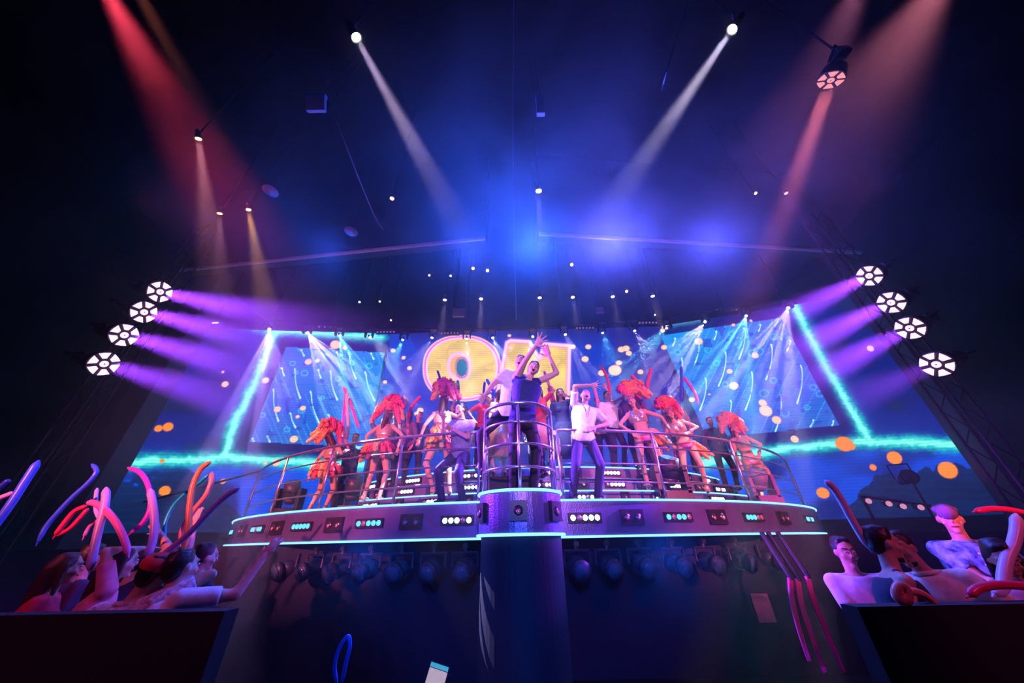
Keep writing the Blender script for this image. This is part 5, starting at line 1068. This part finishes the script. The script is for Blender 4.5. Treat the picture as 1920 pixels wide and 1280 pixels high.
bl(Q(1225, 750, 1255, 600, 1265, 450, 1290, 310, 1340, 210, 1405, 160), 3.3, .024, 'orange', 'tall orange balloon bending right at its tip')
bl(Q(1205, 700, 1225, 600, 1290, 490, 1370, 390, 1408, 300, 1412, 230), 3.5, .024, 'coral', 'coral balloon bowing right behind the tall orange one')
bl(Q(1090, 760, 1095, 660, 1105, 560, 1160, 450, 1250, 360, 1330, 300, 1400, 240), 3.8, .017, 'teal', 'thin teal balloon rising to the right behind the orange one')
bl(Q(-120, 700, 0, 540, 80, 430, 170, 290, 260, 150), 3.0, .028, 'blue', 'straight blue balloon at the left edge')
bl(Q(250, 700, 310, 590, 390, 495, 480, 400, 580, 310, 635, 245, 640, 210, 610, 175), 3.6, .02, 'blue', 'dim blue balloon with a hooked tip left of the side column')
bl(Q(-60, 460, 0, 405, 90, 368), 3.0, .02, 'lilac', 'short lilac balloon at the left edge below the straight blue one')
bl(Q(-60, 380, 0, 330, 65, 278), 3.2, .02, 'navy', 'short dark balloon at the far left edge')
bl(Q(660, 540, 640, 480, 640, 400, 648, 335), 3.8, .017, 'lilac', 'thin dim lilac balloon behind the upright lilac one')
bl(Q(560, 660, 600, 590, 680, 530), 3.7, .014, 'pink', 'short dim pink balloon low behind the upright lilac one')
Q = lambda *a: [(1500 + a[i] * 420 / 1680., 860 + a[i + 1] * 320 / 1280.) for i in range(0, len(a), 2)]
bl(Q(520, 670, 440, 540, 370, 420, 310, 310, 250, 220, 185, 160), 3.0, .027, 'white', 'long pale pink balloon leaning left across the end of the stage')
bl(Q(1460, 1020, 1520, 960, 1530, 860, 1555, 740, 1600, 640, 1625, 520, 1620, 410), 2.8, .033, 'white', 'thick pale pink upright balloon at the right edge')
bl(Q(1310, 395, 1420, 375, 1540, 378, 1640, 395, 1740, 420), 3.0, .022, 'red', 'curved red balloon across the top of the pale upright one')
bl(Q(1265, 1025, 1330, 975, 1430, 950, 1560, 945, 1760, 960), 2.62, .024, 'red', 'red balloon lying across the right counter')
bl(Q(1020, 1100, 960, 1040, 880, 1000, 800, 990), 2.58, .022, 'coral', 'coral balloon bending down to the right counter')
bl(Q(800, 1095, 810, 1030, 790, 970, 745, 950, 720, 990, 730, 1040, 760, 1060, 790, 1010), 2.5, .024, 'coral', 'knotted coral balloon on the right counter')
# balloons on stage
for pts, Y, c_, lab in (([(655, 845), (644, 805), (646, 765), (648, 735), (643, 725)], 7.3, 'magenta', 'dark pink balloon left of a white one behind the second dancer'), ([(651, 825), (653, 790), (650, 750), (652, 735)], 7.2, 'white', 'white balloon held up behind the leftmost dancers'), ([(672, 800), (662, 770), (655, 745)], 7.3, 'magenta', 'slanting dark pink balloon right of the white one on stage'),
                        ([(752, 820), (749, 790), (756, 765), (764, 755), (757, 740)], 6.9, 'green', 'pale green wavy balloon left of the third dancer'), ([(765, 815), (765, 785), (770, 765), (780, 752), (789, 742)], 6.9, 'red', 'red balloon bending right beside the pale green one'),
                        ([(831, 735), (826, 712), (820, 694)], 7.0, 'navy', 'dark blue balloon over the round plume head'), ([(826, 735), (824, 720), (822, 708)], 7.1, 'red', 'short red balloon over the round plume head'), ([(836, 735), (835, 722), (834, 715)], 7.1, 'navy', 'short navy balloon right of the round plume head'), ([(859, 760), (860, 735), (858, 712)], 7.0, 'teal', 'teal balloon below the hole of the letter O'),
                        ([(934, 750), (922, 728), (912, 710)], 6.8, 'blue', 'blue balloon crossing a dark one left of the pulpit'), ([(905, 760), (907, 735), (909, 715)], 6.8, 'navy', 'dark upright balloon left of the pulpit'),
                        ([(1046, 775), (1036, 740), (1026, 712), (1020, 695)], 6.9, 'magenta', 'magenta balloon right of the vest wearer'), ([(1041, 775), (1033, 745), (1028, 725)], 7.0, 'pink', 'second magenta balloon close beside the first right of the pulpit'), ([(1144, 762), (1143, 730), (1136, 702), (1125, 685)], 7.2, 'red', 'faint red balloon behind the white shirt man'),
                        ([(1196, 740), (1196, 725), (1190, 710), (1183, 703)], 6.9, 'red', 'red bowed balloon over the first right dancer'), ([(1213, 738), (1215, 715), (1221, 690)], 6.9, 'red', 'straight red balloon over the first right dancer'), ([(1278, 750), (1278, 720), (1277, 685)], 7.2, 'blue', 'straight dark blue balloon over the middle right dancer'), ([(1309, 756), (1302, 735), (1290, 718), (1282, 706)], 7.2, 'magenta', 'curved dark pink balloon right of the dark blue one'),
                        ([(1116, 790), (1121, 760), (1117, 738), (1112, 722)], 6.9, 'pink', 'pink balloon beside the raised hand of the white shirt man')):
    bl(pts, Y, .034 if c_ != 'navy' else .028, c_, lab)
# foreground things near the bottom edge
p_ = [(632, 1284), (627, 1250), (636, 1215), (652, 1193), (656, 1210), (648, 1245), (640, 1284)]
bl(p_, 2.2, .010, 'blue', 'dim blue looped balloon at the bottom of the picture left of the middle')
ph = empty('phone', aty(815, 1290, 1.6), 'phone held up showing a bright picture at the bottom edge', 'phone')
c0 = aty(815, 1283, 1.6); Mx = Matrix.Rotation(.25, 3, 'Y') @ Matrix.Rotation(-.3, 3, 'X')
MB().box(c0, (.075, .009, .11), Mx).build('case', BLACK, ph)
MB().box(c0 + Mx @ V(0, -.006, -.008), (.066, .003, .09), Mx).build('screen', glow('phone_picture', (.45, .35, .5), 1.0), ph); MB().box(c0 + Mx @ V(0, -.006, .045), (.066, .003, .012), Mx).build('screen_bar', glow('phone_bar', (.05, .35, .6), 1.0), ph)
# three rosy rubber curtain strips hanging under the right end of the stage
for k, P in enumerate(([(1483, 1083), (1486, 1120), (1496, 1165), (1508, 1205), (1520, 1240)], [(1497, 1085), (1504, 1130), (1518, 1175), (1534, 1220), (1550, 1262)], [(1515, 1080), (1526, 1120), (1544, 1165), (1562, 1210), (1585, 1262)])):
    pts = spline([aty(u, v, 5.05) for u, v in P], 6); root = empty('hanging_strap', pts[0], 'rosy satin ribbon bundle below the right of the stage, %s of three' % ['left', 'middle', 'right'][k], 'ribbon')
    MB().cone(pts[0] - V(0, 0, .02), V(pts[0].x, 5.3, 1.71), .03, .03, 8).build('hook', BLACK, root)
    for j in range(3): MB().tube([p + V(.028 * (j - 1), .015 * j, 0) for p in pts], .018, 6, lambda t: 1 - .6 * t).build('strand', mat('ribbon_magenta', (.7, .03, .35), .35), root, True)
o = MB().box(aty(1430, 1139, 6.32), (.26, .03, .34)).build('notice_sign', mat('notice_board', (.25, .15, .3), .6)); tag(o, 'small dim notice board under the right of the stage', 'sign')
